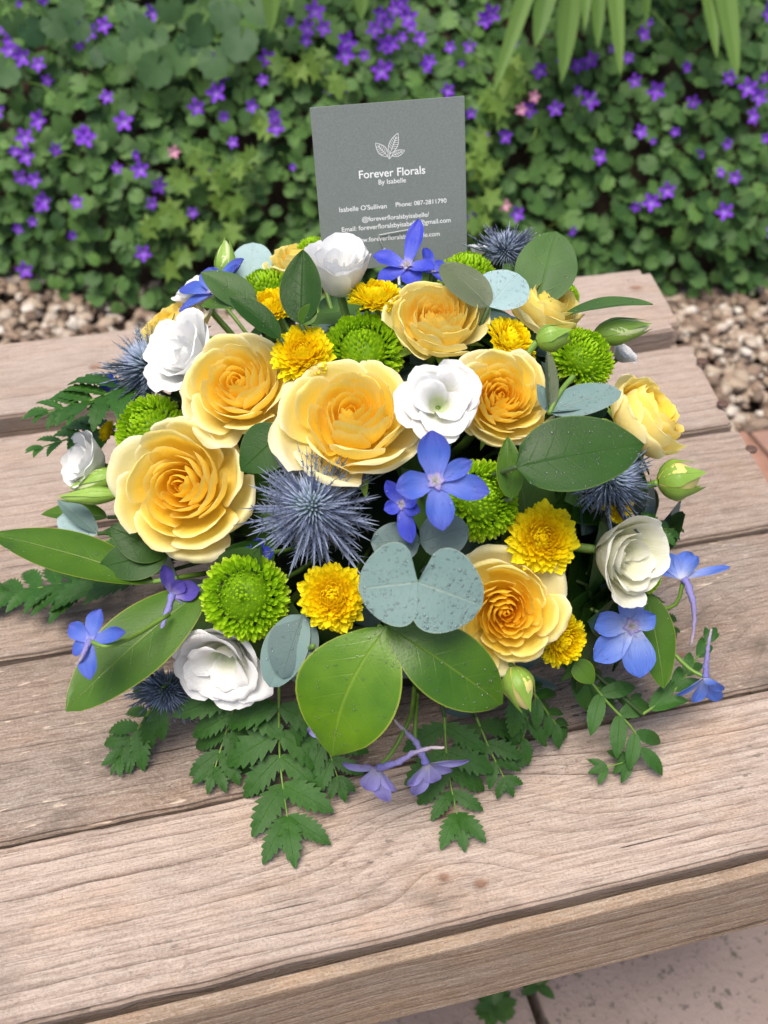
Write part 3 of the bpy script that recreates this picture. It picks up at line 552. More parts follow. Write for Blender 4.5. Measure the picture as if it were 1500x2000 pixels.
def button(kind, name, label, group, px, py, w, n, N, flat, off=0, seed=0, indiv=90, k=1.0):
    d = ddep(px, py, k)+off; R = w/2/F_PX*d; n = cn(*n); loc = pt(px, py, d)-n*R*.35
    t = thing(name, loc, label, 'flower', group, n, seed); q = random.Random(seed*13+1)
    G, GM, mat = (FG, FGM, M['green_floret']) if kind == 'g' else (FY, FYM, M['yellow_floret'])
    rb = R*(.70 if kind == 'g' else .52); jv, jf, jt = [], [], []
    for i in range(N):
        f = ((i+.5)/N)**(.56 if kind == 'g' else .60); phi = f*radians(112 if kind == 'g' else 100); th = i*2.39996+q.gauss(0, .07)+.25*noise.noise((i*.03, seed, 0))
        dr = V((sin(phi)*cos(th), sin(phi)*sin(th), cos(phi)*flat)); base = V((dr.x*rb, dr.y*rb, dr.z*rb))
        ph2 = phi*(1.0 if kind == 'g' else .92)+q.gauss(0, .07 if kind == 'g' else .05); ax = V((sin(ph2)*cos(th), sin(ph2)*sin(th), cos(ph2)))
        L = R*((.14+.18*f) if kind == 'g' else (.15+.36*f))*q.uniform(.78, 1.14)*(1+.10*noise.noise((cos(th)*1.3, sin(th)*1.3, seed*3.1))); base = base*(1+.10*(1-f)) if kind == 'g' else base
        yy = (V((0, 0, 1))-ax*ax.z); yy = yy if yy.length > .05 else V((cos(th), sin(th), 0))*-1; yy = yy.normalized()
        x = yy.cross(ax).normalized(); yy = ax.cross(x)
        wsc = L*(1.0 if kind == 'g' else .98)*(1.0+.5*(1-f)); m = Matrix.Translation(base) @ Matrix((x*wsc, yy*wsc*.9, ax*L)).transposed().to_4x4() @ Matrix.Rotation(q.uniform(-.3, .3), 4, 'Z')
        vi = 2 if f < .4 else q.choice((0, 1, 1)) if f > .75 else q.choice((1, 2))
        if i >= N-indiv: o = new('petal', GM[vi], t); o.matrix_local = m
        else:
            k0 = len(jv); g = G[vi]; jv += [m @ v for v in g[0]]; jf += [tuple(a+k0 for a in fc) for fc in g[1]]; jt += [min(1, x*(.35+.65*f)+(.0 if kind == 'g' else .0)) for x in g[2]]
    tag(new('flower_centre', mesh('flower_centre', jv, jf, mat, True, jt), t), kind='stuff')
    vs = [V((0, 0, -rb*.7))]+[V((rb*.85*sin(a)*cos(b_), rb*.85*sin(a)*sin(b_), rb*.85*cos(a)*flat)) for a in (2.2, 1.57, 1.0, .5, .05) for b_ in [2*pi*i/14 for i in range(14)]]
    fs = [(0, 1+(i+1) % 14, 1+i) for i in range(14)]+[(1+j*14+i, 1+j*14+(i+1) % 14, 1+(j+1)*14+(i+1) % 14, 1+(j+1)*14+i) for j in range(4) for i in range(14)]
    new('receptacle', mesh('receptacle', vs, fs, mat, True, [.0]*len(vs)), t)
    stem_to_foam(t, loc, .0014); return t
def bract_geo(seed, wid=.05, nsp=5):
    r = random.Random(seed); vs, fs, tn = [], [], []
    n = 7
    for j in range(n+1):
        s = j/n; hw = wid*(.7+.5*sin(pi*s))*(1-s)**.8+.002
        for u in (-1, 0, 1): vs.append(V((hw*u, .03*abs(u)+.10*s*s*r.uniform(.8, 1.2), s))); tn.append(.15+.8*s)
    fs = gridf(2, n)
    for k in range(nsp):
        s = .12+.75*k/nsp+r.uniform(-.03, .03)
        for sd in (-1, 1):
            hw = wid*(.7+.5*sin(pi*s))*(1-s)**.8; L = r.uniform(.10, .2)*(1.1-.5*s); b0 = len(vs)
            vs += [V((sd*hw*.6, .1*s*s+.02, s-.02)), V((sd*hw*.6, .1*s*s+.02, s+.02)), V((sd*(hw+L*.75), .1*s*s+.06+r.uniform(0, .05), s+L*.8)), V((sd*hw*.6, .1*s*s+.045, s))]
            tn += [.4, .4, 1, .4]; fs += [(b0, b0+1, b0+2), (b0, b0+2, b0+3), (b0+1, b0+3, b0+2)]
    return vs, fs, tn
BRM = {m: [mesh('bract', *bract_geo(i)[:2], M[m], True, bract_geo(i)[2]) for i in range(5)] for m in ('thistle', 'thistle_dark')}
def thistle(label, px, py, w, n, mat, N, off=0, seed=0, emin=46, emax=118, k=1.0, z=None):
    d = (at_z(px, py, z)-CO).dot(CF) if z else ddep(px, py, k)+off; R = w/2/F_PX*d; n = cn(*n); loc = pt(px, py, d)-n*R*.15
    t = thing('sea_holly', loc, label, 'thistle', 'sea holly thistles', n, seed); q = random.Random(seed+50)
    for i in range(N):
        f = (i+.5)/N; e = radians(emin+(emax-emin)*f**.85+q.gauss(0, 8)); th = i*2.39996+q.gauss(0, .16)
        ax = V((sin(e)*cos(th), sin(e)*sin(th), cos(e))); L = R*(.40+.50*f)*q.uniform(.65, 1.12); base = ax*R*(.20 if f < .5 else .14)+V((0, 0, R*(.10-.22*f)))
        yy = V((0, 0, 1))-ax*ax.z; yy = (yy if yy.length > .05 else V((1, 0, 0))).normalized(); x = yy.cross(ax).normalized(); yy = ax.cross(x)
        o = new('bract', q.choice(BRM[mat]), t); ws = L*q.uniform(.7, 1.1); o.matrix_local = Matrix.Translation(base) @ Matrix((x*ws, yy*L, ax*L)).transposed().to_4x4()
    vs, fs, tn = [], [], []
    for i in range(420):
        f = ((i+.5)/420)**.55; e = f*radians(120); th = i*2.39996; ax = V((sin(e)*cos(th), sin(e)*sin(th), cos(e)*1.15)); r0 = R*.25; L = R*(.12+.14*f)*q.uniform(.6, 1.6)
        b0 = len(vs); x = ax.cross(V((.3, .2, .9))).normalized(); y = ax.cross(x); p = ax*r0
        for k_ in range(3): vs.append(p+x*(R*.028*cos(k_*2.1))+y*(R*.028*sin(k_*2.1))); tn.append(.1)
        vs.append(p+ax*L); tn.append(1.); fs += [(b0, b0+1, b0+3), (b0+1, b0+2, b0+3), (b0+2, b0, b0+3)]
    for j in range(7):
        for i in range(12): a, e = 2*pi*i/12, .05+j*.42; vs.append(V((sin(e)*cos(a), sin(e)*sin(a), cos(e)*1.15))*R*.255); tn.append(.05)
    k0 = len(vs)-84; fs += [(k0+j*12+i, k0+(j+1)*12+i, k0+(j+1)*12+(i+1) % 12, k0+j*12+(i+1) % 12) for j in range(6) for i in range(12)]
    new('cone', mesh('cone', vs, fs, M['thistle_cone'], True, tn), t); stem_to_foam(t, loc, .0018, mat=M['stem_dark']); return t
def sepal_geo(L, W, tilt, cup, bend, seed, wr=.03, nu=8, nv=12, claw=.32):
    vs, tn, lu, lv = [], [], [], []; o = V((seed*3.3, seed*1.1, 0)); ct, st = cos(tilt), sin(tilt)
    for j in range(nv+1):
        s = j/nv; hw = W*.92*(claw*(1-s)+1.0*sin(pi*s**1.15*.5))*max(.03, 1-max(0, (s-.42)/.60)**2.0)**.62
        for i in range(nu+1):
            u = -1+2*i/nu; y = s*L*(1-.03*u*u); z = cup*u*u*hw+bend*s*s*L+1.6*L*wr*(noise.noise(V((u*2.5, s*2, 0))+o)+.5*noise.noise(V((u*7, s*2.5, 2))+o))*min(1, s*2)
            vs.append(V((hw*u*(1+.06*noise.noise((s*6, u, seed))), y*ct-z*st, y*st+z*ct))); tn.append(s); lu.append(u); lv.append(s)
    return vs, gridf(nu, nv), tn, lu, lv
def delph(label, px, py, w, n, pet, mat, off=0, seed=0, spur=None, eye=True, stem=None, k=1.0, z=None):
    d = (at_z(px, py, z)-CO).dot(CF) if z else ddep(px, py, k)+off; R = w/2/F_PX*d; n = cn(*n); loc = pt(px, py, d)
    t = thing('delphinium_bloom', loc, label, 'flower', 'delphinium blooms'); mw = frame(n, CU); t.matrix_world = Matrix.Translation(loc) @ mw; inv = t.matrix_world.inverted()
    for i, (ang, L, wd, tilt, bend) in enumerate(pet):
        g = sepal_geo(L*R, wd*R, radians(tilt), .35, bend, seed*5+i); o = new('petal', mesh('petal', g[0], g[1], mat, True, *g[2:]), t); o.matrix_local = Matrix.Rotation(radians(ang)-pi/2, 4, 'Z')
        if eye: drops(o, g, 8, 12, 45, .0002, .0006, V((0, 0, 1)), seed*7+i, None)
    if eye:
        vs, fs, tn, lu, lv = [], [], [], [], []
        for i in range(5):
            g = sepal_geo(.20*R, .09*R, radians(50+10*(i % 2)), .5, -.5, seed*9+i, .08, 4, 5); m = Matrix.Rotation(i*1.257+seed, 3, 'Z'); k0 = len(vs)
            vs += [m @ v for v in g[0]]; fs += [tuple(a+k0 for a in f) for f in g[1]]; tn += g[2]; lu += g[3]; lv += g[4]
        for i in range(14):
            a = i*2.4; r = .015*R*sqrt(i); b0 = len(vs); vs += [V((r*cos(a)+.012*R, r*sin(a), .02*R)), V((r*cos(a)-.012*R, r*sin(a), .02*R)), V((r*2.4*cos(a), r*2.4*sin(a), .24*R))]; fs.append((b0, b0+1, b0+2)); tn += [0, 0, 0]; lu += [0]*3; lv += [0]*3
        new('eye', mesh('eye', vs, fs, M['eye'], True, tn, lu, lv), t)
    if spur:
        P = [inv @ loc]+[inv @ pt(x, y, d+dz) for x, y, dz in spur]; pp = curve_pts(P, 16); r0 = .11*R
        vs, fs = tube_geo([p+V((noise.noise(p*300), noise.noise(p*300+V((9, 0, 0))), 0))*R*.035 for p in pp], [r0*(1-.72*(i/16))*(1+.18*sin(i*2.3)) for i in range(17)], 8)
        new('spur', mesh('spur', vs, fs, M['spur'], True, [min(1, (i//8)/16) for i in range(17*8)]), t)
    if stem:
        pp = curve_pts([inv @ loc]+[inv @ pt(x, y, d+dz) for x, y, dz in stem], 12); tube('stem', pp, .0011, M['stem'], t, 6)
    else: stem_to_foam(t, loc, .0011, .55)
    return t
def leaf_geo(base, tip, hw, nrm, bend=.12, fold=.15, a=.8, b_=.75, nu=8, nv=16, wave=.02, tipc=.0, seed=0, side=0):
    ax = tip-base; L = ax.length; y = ax.normalized(); nrm = (nrm-y*nrm.dot(y)).normalized(); x = y.cross(nrm); vs, lu, lv = [], [], []
    for j in range(nv+1):
        s = j/nv; w = hw*max(.012, sin(pi*min(1, max(.0, s**a)))**b_)
        if tipc and s > .82: w *= 1-.55*tipc*((s-.82)/.18)
        for i in range(nu+1):
            u = -1+2*i/nu; p = y*(s*L)+nrm*(L*bend*4*s*(1-s)*.5)+x*(w*u+side*L*sin(pi*s))+nrm*(fold*abs(u)*w)+nrm*(wave*L*noise.noise((u*1.3+seed, s*2.5, seed*2.7)))*(.3+abs(u))
            vs.append(p); lu.append(u); lv.append(s)
    return vs, gridf(nu, nv), lu, lv
def drops(par, geo, nu, nv, n, rmin, rmax, nrm, seed, loc):
    q = random.Random(seed+99); vs, fs = [], []; g = geo[0]
    for i in range(n):
        i0, j0 = q.randrange(0, nu), q.randrange(1, nv-1); a, b_, c, d = (g[j0*(nu+1)+i0], g[j0*(nu+1)+i0+1], g[(j0+1)*(nu+1)+i0+1], g[(j0+1)*(nu+1)+i0])
        e, f = q.random(), q.random(); p = a*(1-e)*(1-f)+b_*e*(1-f)+c*e*f+d*(1-e)*f; nn = (b_-a).cross(d-a)
        if nn.length < 1e-12: continue
        nn.normalize(); nn = nn if nn.dot(nrm) > 0 else -nn; r = rmin+(rmax-rmin)*q.random()**4; x = nn.cross(V((.3, .7, .2))).normalized(); y = nn.cross(x); k = len(vs)
        for rr, z in ((1, .05), (.78, .42)): vs += [p+x*(rr*r*cos(t*pi/3))+y*(rr*r*sin(t*pi/3))+nn*(z*r) for t in range(6)]
        vs.append(p+nn*(r*.62)); fs += [(k+t, k+(t+1) % 6, k+6+(t+1) % 6, k+6+t) for t in range(6)]+[(k+6+t, k+6+(t+1) % 6, k+12) for t in range(6)]
    tag(new('water_drops', mesh('water_drops', vs, fs, M['drop']), par), kind='stuff')
def leafs(name, label, cat, group, specs, stem=None, seed=0):
    """specs: (base px, tip px, width px, normal, material, base depth offset, tip depth change, drops, options)"""
    first = specs[0]; loc = dome(*first[0], first[5]); t = thing(name, loc, label, cat, group)
    for i, (bp, tp, w, n, mat, db, dt, nd, kw) in enumerate(specs):
        d = ddep(*bp)+db; B = pt(*bp, d)-loc; T = pt(*tp, d+dt)-loc; nn = cn(*n); hw = w/2/F_PX*(d+dt/2)
        g = leaf_geo(B, T, hw, nn, seed=seed*3+i+.5, **kw); o = new('leaf', mesh('leaf', g[0], g[1], M[mat], True, None, g[2], g[3]), t)
        if nd: drops(o, g, 8, 16, nd, .00018, .0007, nn, seed+i, loc)
    if stem: tube('stem', curve_pts([pt(x, y, ddep(x, y)+dz)-loc for x, y, dz in stem], 12), .0013, M['stem'], t)
    else:
        tgt = DC+(loc-DC)*.45; tgt.z = max(tgt.z, .03); tube('stem', [V((0, 0, 0)), (tgt-loc)*.5, tgt-loc], .0012, M['stem_dark'], t, 5)
    return t
def fernlet_geo(seed, teeth=7, wid=.20, deep=.4, nstep=4):
    r = random.Random(seed); vs, lu, lv = [], [], []; n = teeth*nstep
    for j in range(n+1):
        s = j/n; ph = (s*teeth) % 1; w = wid*sin(pi*min(1, (.06+.94*s)**.72))**.8*(1-deep*abs(1-ph*1.25)**1.3*(1-.25*s)) if j < n else .004
        zz = .10*sin(s*2.4)-.14*s*s
        for u in (-1, -.5, 0, .5, 1): vs.append(V((w*u, s+.45*w*abs(u), zz+.16*abs(u)*w+.02*noise.noise((s*5, u*2, seed))))); lu.append(u); lv.append(s)
    return vs, gridf(4, n), lu, lv
FN = [mesh('leaflet', *fernlet_geo(i, 6+i % 3, .235+.03*(i % 2), .38, 5)[:2], M['fern'], True, None, *fernlet_geo(i, 6+i % 3, .235+.03*(i % 2), .38, 5)[2:]) for i in range(5)]
FS = [mesh('leaflet', *fernlet_geo(30+i, 9, .21, .10, 3)[:2], M['fern'], True, None, *fernlet_geo(30+i, 9, .21, .10, 3)[2:]) for i in range(3)]
FI = [mesh('leaflet', *fernlet_geo(60+i, 6, .26, .45)[:2], M['fern'], True, None, *fernlet_geo(60+i, 6, .26, .45)[2:]) for i in range(4)]
def fern(label, path, llen, n, seed=0, nrm=(0, .5, .85), set_='n', spread=62, s0=.15, taper=.6, tipleaf=True, rr=.0009):
    """path: (px, py, z above bench or None, depth offset) points along the midrib"""
    P = [at_z(x, y, z) if z is not None else dome(x, y, dz) for x, y, z, dz in path]; loc = P[0]; P = [p-loc for p in P]
    t = thing('fern_frond', loc, label, 'fern', 'fern fronds'); q = random.Random(seed+7); G = {'n': FN, 's': FS, 'i': FI}[set_]; nn = cn(*nrm)
    tube('midrib', curve_pts(P, 16), [rr*(1-.6*i/16) for i in range(17)], M['stem'], t, 5)
    for i in range(n):
        f = s0+(1-s0)*i/max(1, n-1)*.96; p = V(spl(P, f)); tg = (V(spl(P, min(1, f+.03)))-V(spl(P, f-.03))).normalized(); x = tg.cross(nn).normalized(); d = (p+loc-CO).dot(CF); L = llen/F_PX*d*(1-taper*f**1.5)*q.uniform(.85, 1.12)
        sides = (-1, 1)
        for sd in sides:
            a = radians(spread*(1-.35*f)+q.uniform(-8, 8)); dr = tg*cos(a)+x*(sd*sin(a))+nn*q.uniform(-.18, .12); dr.normalize()
            o = new('leaflet', q.choice(G), t)
            wz = (p+loc+dr*L).z
            if wz < .004: dr.z += (.004-wz)/L; dr.normalize()
            o.matrix_local = Matrix.Translation(p) @ frame2(dr, nn+V((q.uniform(-.25, .25), q.uniform(-.25, .25), 0))) @ Matrix.Scale(L, 4)
    if tipleaf:
        tg = (V(spl(P, 1))-V(spl(P, .93))).normalized(); o = new('leaflet', G[0], t); d = (P[-1]+loc-CO).dot(CF); o.matrix_local = Matrix.Translation(V(spl(P, .96))) @ frame2(tg, nn) @ Matrix.Scale(llen/F_PX*d*(1-taper)*1.1, 4)
    if P[0].length == 0:
        tgt = DC+(loc-DC)*.5; tgt.z = max(.03, tgt.z); tube('stem', [V((0, 0, 0)), (tgt-loc)*.5, tgt-loc], .0011, M['stem_dark'], t, 5)
    return t
# ------------------------------------------------------------------ roses
RG = 'yellow roses in the arrangement'
rose = lambda lab, px, py, w, n, rings=ROSE, mat='rose', **kw: bloom('rose', lab, 'rose', RG, px, py, w, n, rings, M[mat], **kw)
rose('large open yellow rose with cream outer petals, above the green pompon beside the white lisianthus', 355, 950, 310, (-.16, .05, .95), seed=1, close=.22)
rose('yellow rose overlapping the white lisianthus, behind the large cream-rimmed rose', 465, 752, 258, (-.18, .28, .9), seed=2, close=.25)
rose('wide flat yellow rose directly below the round green pompon, above the big thistle', 688, 815, 318, (.0, .52, .85), seed=3, close=.25)
rose('cup-shaped pale yellow rose under the olive eucalyptus leaf', 854, 625, 228, (.05, .55, .8), DENSE, 'rose_pale', seed=4, close=.45)
rose('golden yellow rose between the white lisianthus and the large dark leaf', 978, 775, 226, (.05, .2, .95), DENSE, seed=5, close=.25, off=-.004)
rose('pale yellow rose tucked behind the bluish eucalyptus leaf and upright green leaf', 1066, 598, 200, (.35, .62, .6), ROSE, 'rose_pale', seed=6, close=.5)
rose('yellow rose seen from the side above the thistle and lone rosebud', 1258, 818, 240, (.62, .45, .45), ROSE, 'rose', seed=7, close=.75, off=-.006, tshift=-.05)
rose('dense orange-centred yellow rose beside the grey eucalyptus pair', 988, 1195, 245, (-.02, -.12, .97), DENSE, seed=8, close=.1, tshift=-.05, off=-.006)
rose('peach yellow rose half hidden behind the dark-spined thistle', 338, 640, 185, (-.35, .6, .4), ROSE, 'rose', seed=9, close=.5, off=.01)
rose('pale yellow rose peeping out behind the white ruffled lisianthus and the card', 585, 508, 150, (-.1, .8, .4), ROSE, 'rose_pale', seed=10, close=.4, off=.01)
# ------------------------------------------------------------------ lisianthus
LG = 'white lisianthus in the arrangement'
lisi = lambda lab, px, py, w, n, rings=LISI, mat='white', **kw: bloom('lisianthus', lab, 'flower', LG, px, py, w, n, rings, M[mat], sepals=kw.pop('sepals', False), **kw)
lisi('upright ruffled white lisianthus in front of the card', 664, 552, 182, (.0, .66, .72), seed=21, close=.75, tall=1.25, off=-.008)
lisi('white lisianthus squeezed between the dark-spined thistle and a yellow rose', 370, 702, 195, (-.55, .35, .75), seed=22, close=.35)
lisi('open white lisianthus with a hollow spiral centre, above the blue delphinium', 858, 790, 185, (.02, .12, .98), LISI_OPEN, seed=23, close=.25, off=-.012)
lisi('drooping white lisianthus under the green pompon', 438, 1285, 240, (-.18, -.45, .8), LISI_OPEN, seed=24, close=.35, off=-.008)
lisi('half-open creamy white lisianthus beside the yellow button flower, over pale blue delphinium', 1205, 1082, 232, (.45, -.15, .75), LISI, 'cream', seed=25, close=.7, off=-.004)
lisi('small white lisianthus at the edge above a green bud', 180, 905, 150, (-.6, .2, .6), seed=26, close=.55, off=.0)
lisi('white lisianthus mostly hidden behind the green pompon and side-on rose', 1212, 695, 70, (.5, .5, .5), seed=27, close=.5, off=.012)
lisi('white lisianthus mostly hidden behind the blue delphinium and dark leaves at the back', 392, 580, 125, (-.4, .7, .4), seed=28, close=.4, off=.02)
lisi('scrap of white lisianthus between the card and the small thistle', 932, 492, 50, (.2, .8, .4), seed=29, close=.4, off=.02)
# ------------------------------------------------------------------ chrysanthemums
GG, YG = 'green pompon chrysanthemums', 'yellow button chrysanthemums'
def gp(lab, px, py, w, n, seed, N=440, **kw): return button('g', 'green_chrysanthemum', lab, GG, px, py, w, n, N, .85, seed=seed, indiv=110, **kw)
def yb(lab, px, py, w, n, seed, N=200, **kw): return button('y', 'yellow_chrysanthemum', lab, YG, px, py, w, n, N, .62, seed=seed, indiv=95, **kw)
gp('round green pompon in the middle between yellow button and cup-shaped rose', 710, 668, 166, (.02, .5, .85), 1, off=.014)
gp('green pompon below the dark-spined thistle, beside the large cream-rimmed rose', 277, 832, 150, (-.5, .3, .8), 2)
gp('fresh green pompon above the drooping white lisianthus', 474, 1166, 178, (-.05, .08, .98), 3, off=-.012)
gp('green pompon partly covered by the blue delphinium', 950, 972, 165, (.4, .15, .9), 4, off=-.002)
gp('green pompon beside the small green rosebud and grey eucalyptus leaves', 1150, 688, 135, (.45, .5, .75), 5)
gp('green pompon directly beneath the card edge', 916, 522, 118, (.1, .85, .45), 6)
gp('green pompon behind the dark upright leaf and yellow button', 518, 556, 125, (-.2, .8, .5), 7)
gp('green pompon peeping over the pale rose next to the card', 610, 478, 66, (-.1, .85, .4), 8, off=.012)
gp('green pompon sliver beside the upright green leaf', 1108, 568, 62, (.4, .7, .5), 9, off=.01)
gp('green pompon sliver behind the half-open creamy lisianthus', 1272, 1128, 70, (.6, -.1, .6), 10, off=.004)
yb('yellow button flower between the two yellow roses and the round green pompon', 587, 682, 130, (-.12, .35, .92), 1, off=-.010)
yb('yellow button flower in front of the ruffled white lisianthus, above the cup-shaped rose', 736, 568, 118, (.05, .8, .55), 2, off=-.006)
yb('yellow button flower half covered by the dark upright leaf', 525, 590, 108, (-.2, .65, .7), 3)
yb('yellow button flower facing sideways beside the small green rosebud', 1008, 658, 120, (.55, .5, .65), 4, off=-.006)
yb('yellow button flower below the big thistle and above the bright green leaf', 648, 1168, 144, (-.05, .0, .99), 5, off=-.012)
yb('largest yellow button flower beside the half-open creamy lisianthus', 1066, 1052, 148, (.15, .1, .95), 6, off=-.008)
yb('yellow button flower tilted outward beside the pale blue delphinium', 1108, 1258, 112, (.45, -.3, .8), 7, off=-.008)
yb('tiny glimpse of yellow button behind the green pompon over the white bud', 204, 840, 46, (-.6, .3, .5), 8, off=.005)
yb('yellow button flower showing through the thistle spines beneath the large dark leaf', 1214, 985, 80, (.5, .0, .8), 9, off=.006)
# ------------------------------------------------------------------ thistles
thistle('big blue spiky thistle under the wide flat rose', 608, 985, 310, (-.05, .22, .95), 'thistle', 190, seed=1, off=-.006)
thistle('dark-spined thistle above the edge pompon, spines pointing outward', 283, 705, 270, (-.45, .6, .55), 'thistle_dark', 120, seed=2, emax=100)
thistle('small blue thistle standing up beside the card', 988, 478, 175, (.05, .92, .35), 'thistle', 90, seed=3, emax=80, off=.0)
thistle('blue-grey thistle tucked under the large dark leaf', 1205, 932, 265, (.62, .25, .6), 'thistle_dark', 120, seed=4, emax=95, off=.004)
thistle('dark hanging thistle below the drooping white lisianthus', 322, 1362, 215, (-.15, -.8, .5), 'thistle_dark', 110, seed=5, emax=95, off=.0, z=0.034)
# ------------------------------------------------------------------ delphiniums
delph('large deep blue delphinium in front of the partly covered green pompon', 850, 940, 200, (.05, .1, .97), [(95, 1.0, .42, 12, .05), (28, .82, .24, 10, .05), (-12, 1.08, .34, 8, -.05), (-82, .98, .36, 5, -.05), (192, .82, .36, 10, 0)], M['blue_mid'], -.036, 1)
delph('crumpled deep blue delphinium behind the large deep blue one', 785, 985, 130, (-.25, .0, .9), [(115, .95, .3, 35, 0), (200, .6, .3, 35, 0), (-75, 1.2, .36, 10, -.1), (20, .7, .3, 30, 0), (-20, .7, .3, 20, 0)], M['blue'], -.014, 2)
delph('vivid blue delphinium at the foot of the card, one petal pointing up', 795, 522, 150, (-.1, .6, .75), [(75, 1.35, .30, 25, .05), (165, .95, .36, 15, 0), (215, .9, .36, 0, -.1), (-70, .7, .36, -5, -.1), (-20, .8, .34, 15, -.1)], M['blue'], -.012, 3)
delph('vivid blue delphinium beside the green pompon beneath the card edge', 842, 530, 95, (.3, .5, .6), [(110, 1.0, .42, 25, .1), (20, .8, .4, 20, 0), (-60, .8, .4, 5, 0), (190, .7, .4, 10, 0)], M['blue'], -.004, 4)
delph('blue delphinium behind the dark leaves at the back beside the cream bud', 420, 572, 175, (-.3, .55, .6), [(115, .65, .34, 30, 0), (45, 1.0, .34, 20, 0), (170, 1.05, .30, 10, -.1), (205, .95, .24, 0, -.1), (15, .95, .3, 30, 0)], M['blue_mid'], -.008, 5, eye=True)
delph('single blue delphinium lying over the broad leaf, seen from behind', 176, 1252, 130, (-.3, .35, .8), [(80, 1.0, .42, 5, 0), (12, 1.35, .32, 5, .05), (-82, 1.15, .42, -8, -.05), (150, .9, .36, 10, 0), (215, .7, .32, 0, -.1)], M['blue_mid'], -.035, 6, eye=False, stem=[(205, 1262, -.004), (240, 1252, .0), (275, 1235, .012), (330, 1200, .03)], spur=[(165, 1275, -.004), (150, 1300, -.002)], z=0.11)
delph('wilting violet delphinium with a long withered spur beside the green pompon', 338, 1160, 130, (.25, .1, .8), [(112, 1.05, .28, 25, .1), (10, .85, .40, 25, 0), (-15, .9, .36, 10, -.1), (55, .6, .3, 40, 0), (-72, 1.15, .2, 5, -.1)], M['violet'], -.02, 7, eye=False, spur=[(325, 1200, -.004), (310, 1245, -.008), (285, 1280, -.010), (250, 1297, -.012)])
delph('pale blue delphinium with rounded petals under the half-open creamy lisianthus', 1232, 1222, 190, (.1, -.05, .95), [(100, .8, .36, 15, 0), (172, .95, .34, 12, 0), (222, 1.05, .42, 6, -.05), (-78, 1.10, .46, 4, -.05), (30, .55, .3, 25, 0)], M['blue_pale'], -.018, 8)
delph('pale blue delphinium side-on with a hanging spur, over bare wood', 1335, 1130, 150, (-.2, .5, .3), [(140, .95, .36, 20, 0), (95, .85, .36, 20, 0), (20, 1.2, .22, 5, .0), (175, .7, .3, 20, 0), (60, .7, .3, 30, 0)], M['blue_pale'], -.012, 9, eye=False, spur=[(1352, 1165, -.004), (1356, 1205, -.004), (1350, 1262, -.002)], stem=[(1320, 1180, .005), (1275, 1190, .01), (1220, 1185, .02), (1150, 1160, .045)], z=0.075)
delph('lilac-blue delphinium hanging head down at the end of its stalk', 1378, 1322, 120, (.1, -.75, .45), [(-100, 1.05, .36, 30, 0), (-50, 1.25, .36, 25, 0), (-150, 1.1, .3, 20, 0), (90, .7, .3, 40, 0), (-20, .8, .3, 30, 0)], M['blue_pale'], -.008, 10, eye=False, spur=[(1380, 1290, -.002), (1384, 1255, -.004), (1390, 1228, -.004)], stem=[(1345, 1305, .004), (1300, 1260, .008), (1260, 1225, .02), (1200, 1180, .045)], z=0.045)
delph('lilac delphinium hanging over the front fern beneath the bright green leaf', 738, 1500, 150, (-.3, -.7, .5), [(-95, 1.2, .36, 20, 0), (160, .95, .32, 10, 0), (85, .75, .34, 20, 0), (-130, .9, .34, 25, 0), (-60, .8, .3, 20, 0)], M['lilac'], -.018, 11, eye=False, spur=[(775, 1490, -.006), (820, 1465, -.012), (868, 1460, -.016)], stem=[(765, 1470, .004), (790, 1425, .01), (805, 1385, .02), (810, 1330, .04)], z=0.045)
delph('lilac delphinium with a petal spread sideways, dangling beside its twin', 832, 1492, 150, (.2, -.7, .5), [(-92, 1.2, .34, 18, 0), (18, 1.15, .24, 5, .05), (-20, .9, .26, 10, 0), (-120, .8, .3, 20, 0), (-55, .8, .3, 20, 0)], M['lilac'], -.010, 12, eye=False, spur=[(815, 1455, .0), (790, 1428, .002), (770, 1405, .004)], stem=[(812, 1450, .006), (812, 1400, .012), (815, 1350, .03)], z=0.04)
delph('lilac petals half hidden behind the bright green leaf tip', 632, 1420, 90, (-.4, -.4, .6), [(200, .9, .4, 10, 0), (150, .6, .35, 20, 0), (240, .8, .35, 10, 0), (80, .7, .3, 20, 0)], M['lilac'], .0, 13, eye=False, z=0.05)
delph('dark blue delphinium in shade between the big thistle and the fresh green pompon', 505, 1085, 90, (-.1, .1, .9), [(90, .8, .4, 20, 0), (170, .8, .4, 20, 0), (-90, .8, .4, 20, 0), (10, .8, .4, 20, 0)], M['blue'], .01, 14, eye=False)
delph('blue delphinium glimpse under the dark-spined thistle', 222, 760, 80, (-.5, .2, .6), [(180, .9, .4, 20, 0), (100, .8, .4, 20, 0), (250, .9, .4, 10, 0), (20, .6, .4, 20, 0)], M['blue'], .008, 15, eye=False)
# ------------------------------------------------------------------ broad leaves
SG = 'salal leaf sprigs'; K = dict(tipc=.8, a=.82, b_=.8)
leafs('salal_sprig', 'large glossy dark green pointed leaf covered in fine water drops', 'leaf sprig', SG, [((1008, 912), (1258, 868), 160, (.1, .4, .9), 'salal', -.034, .004, 420, dict(bend=.10, fold=.10, a=.80, b_=.62, side=0, tipc=.6))], seed=1)
leafs('salal_sprig', 'pair of bright lime-green leaves with water drops at the front', 'leaf sprig', SG, [((756, 1222), (648, 1478), 204, (-.05, .1, .99), 'salal_bright', -.030, .010, 200, dict(bend=.20, fold=.06, a=.98, b_=.74, tipc=.5, side=.07)),
      ((812, 1280), (1030, 1428), 140, (.1, .15, .95), 'salal_mid2', -.026, .010, 170, dict(bend=.20, fold=.12, a=1.02, b_=.66, tipc=0.2))], stem=[(738, 1222, -.024), (770, 1248, -.028), (802, 1274, -.027), (840, 1300, -.026)], seed=2)
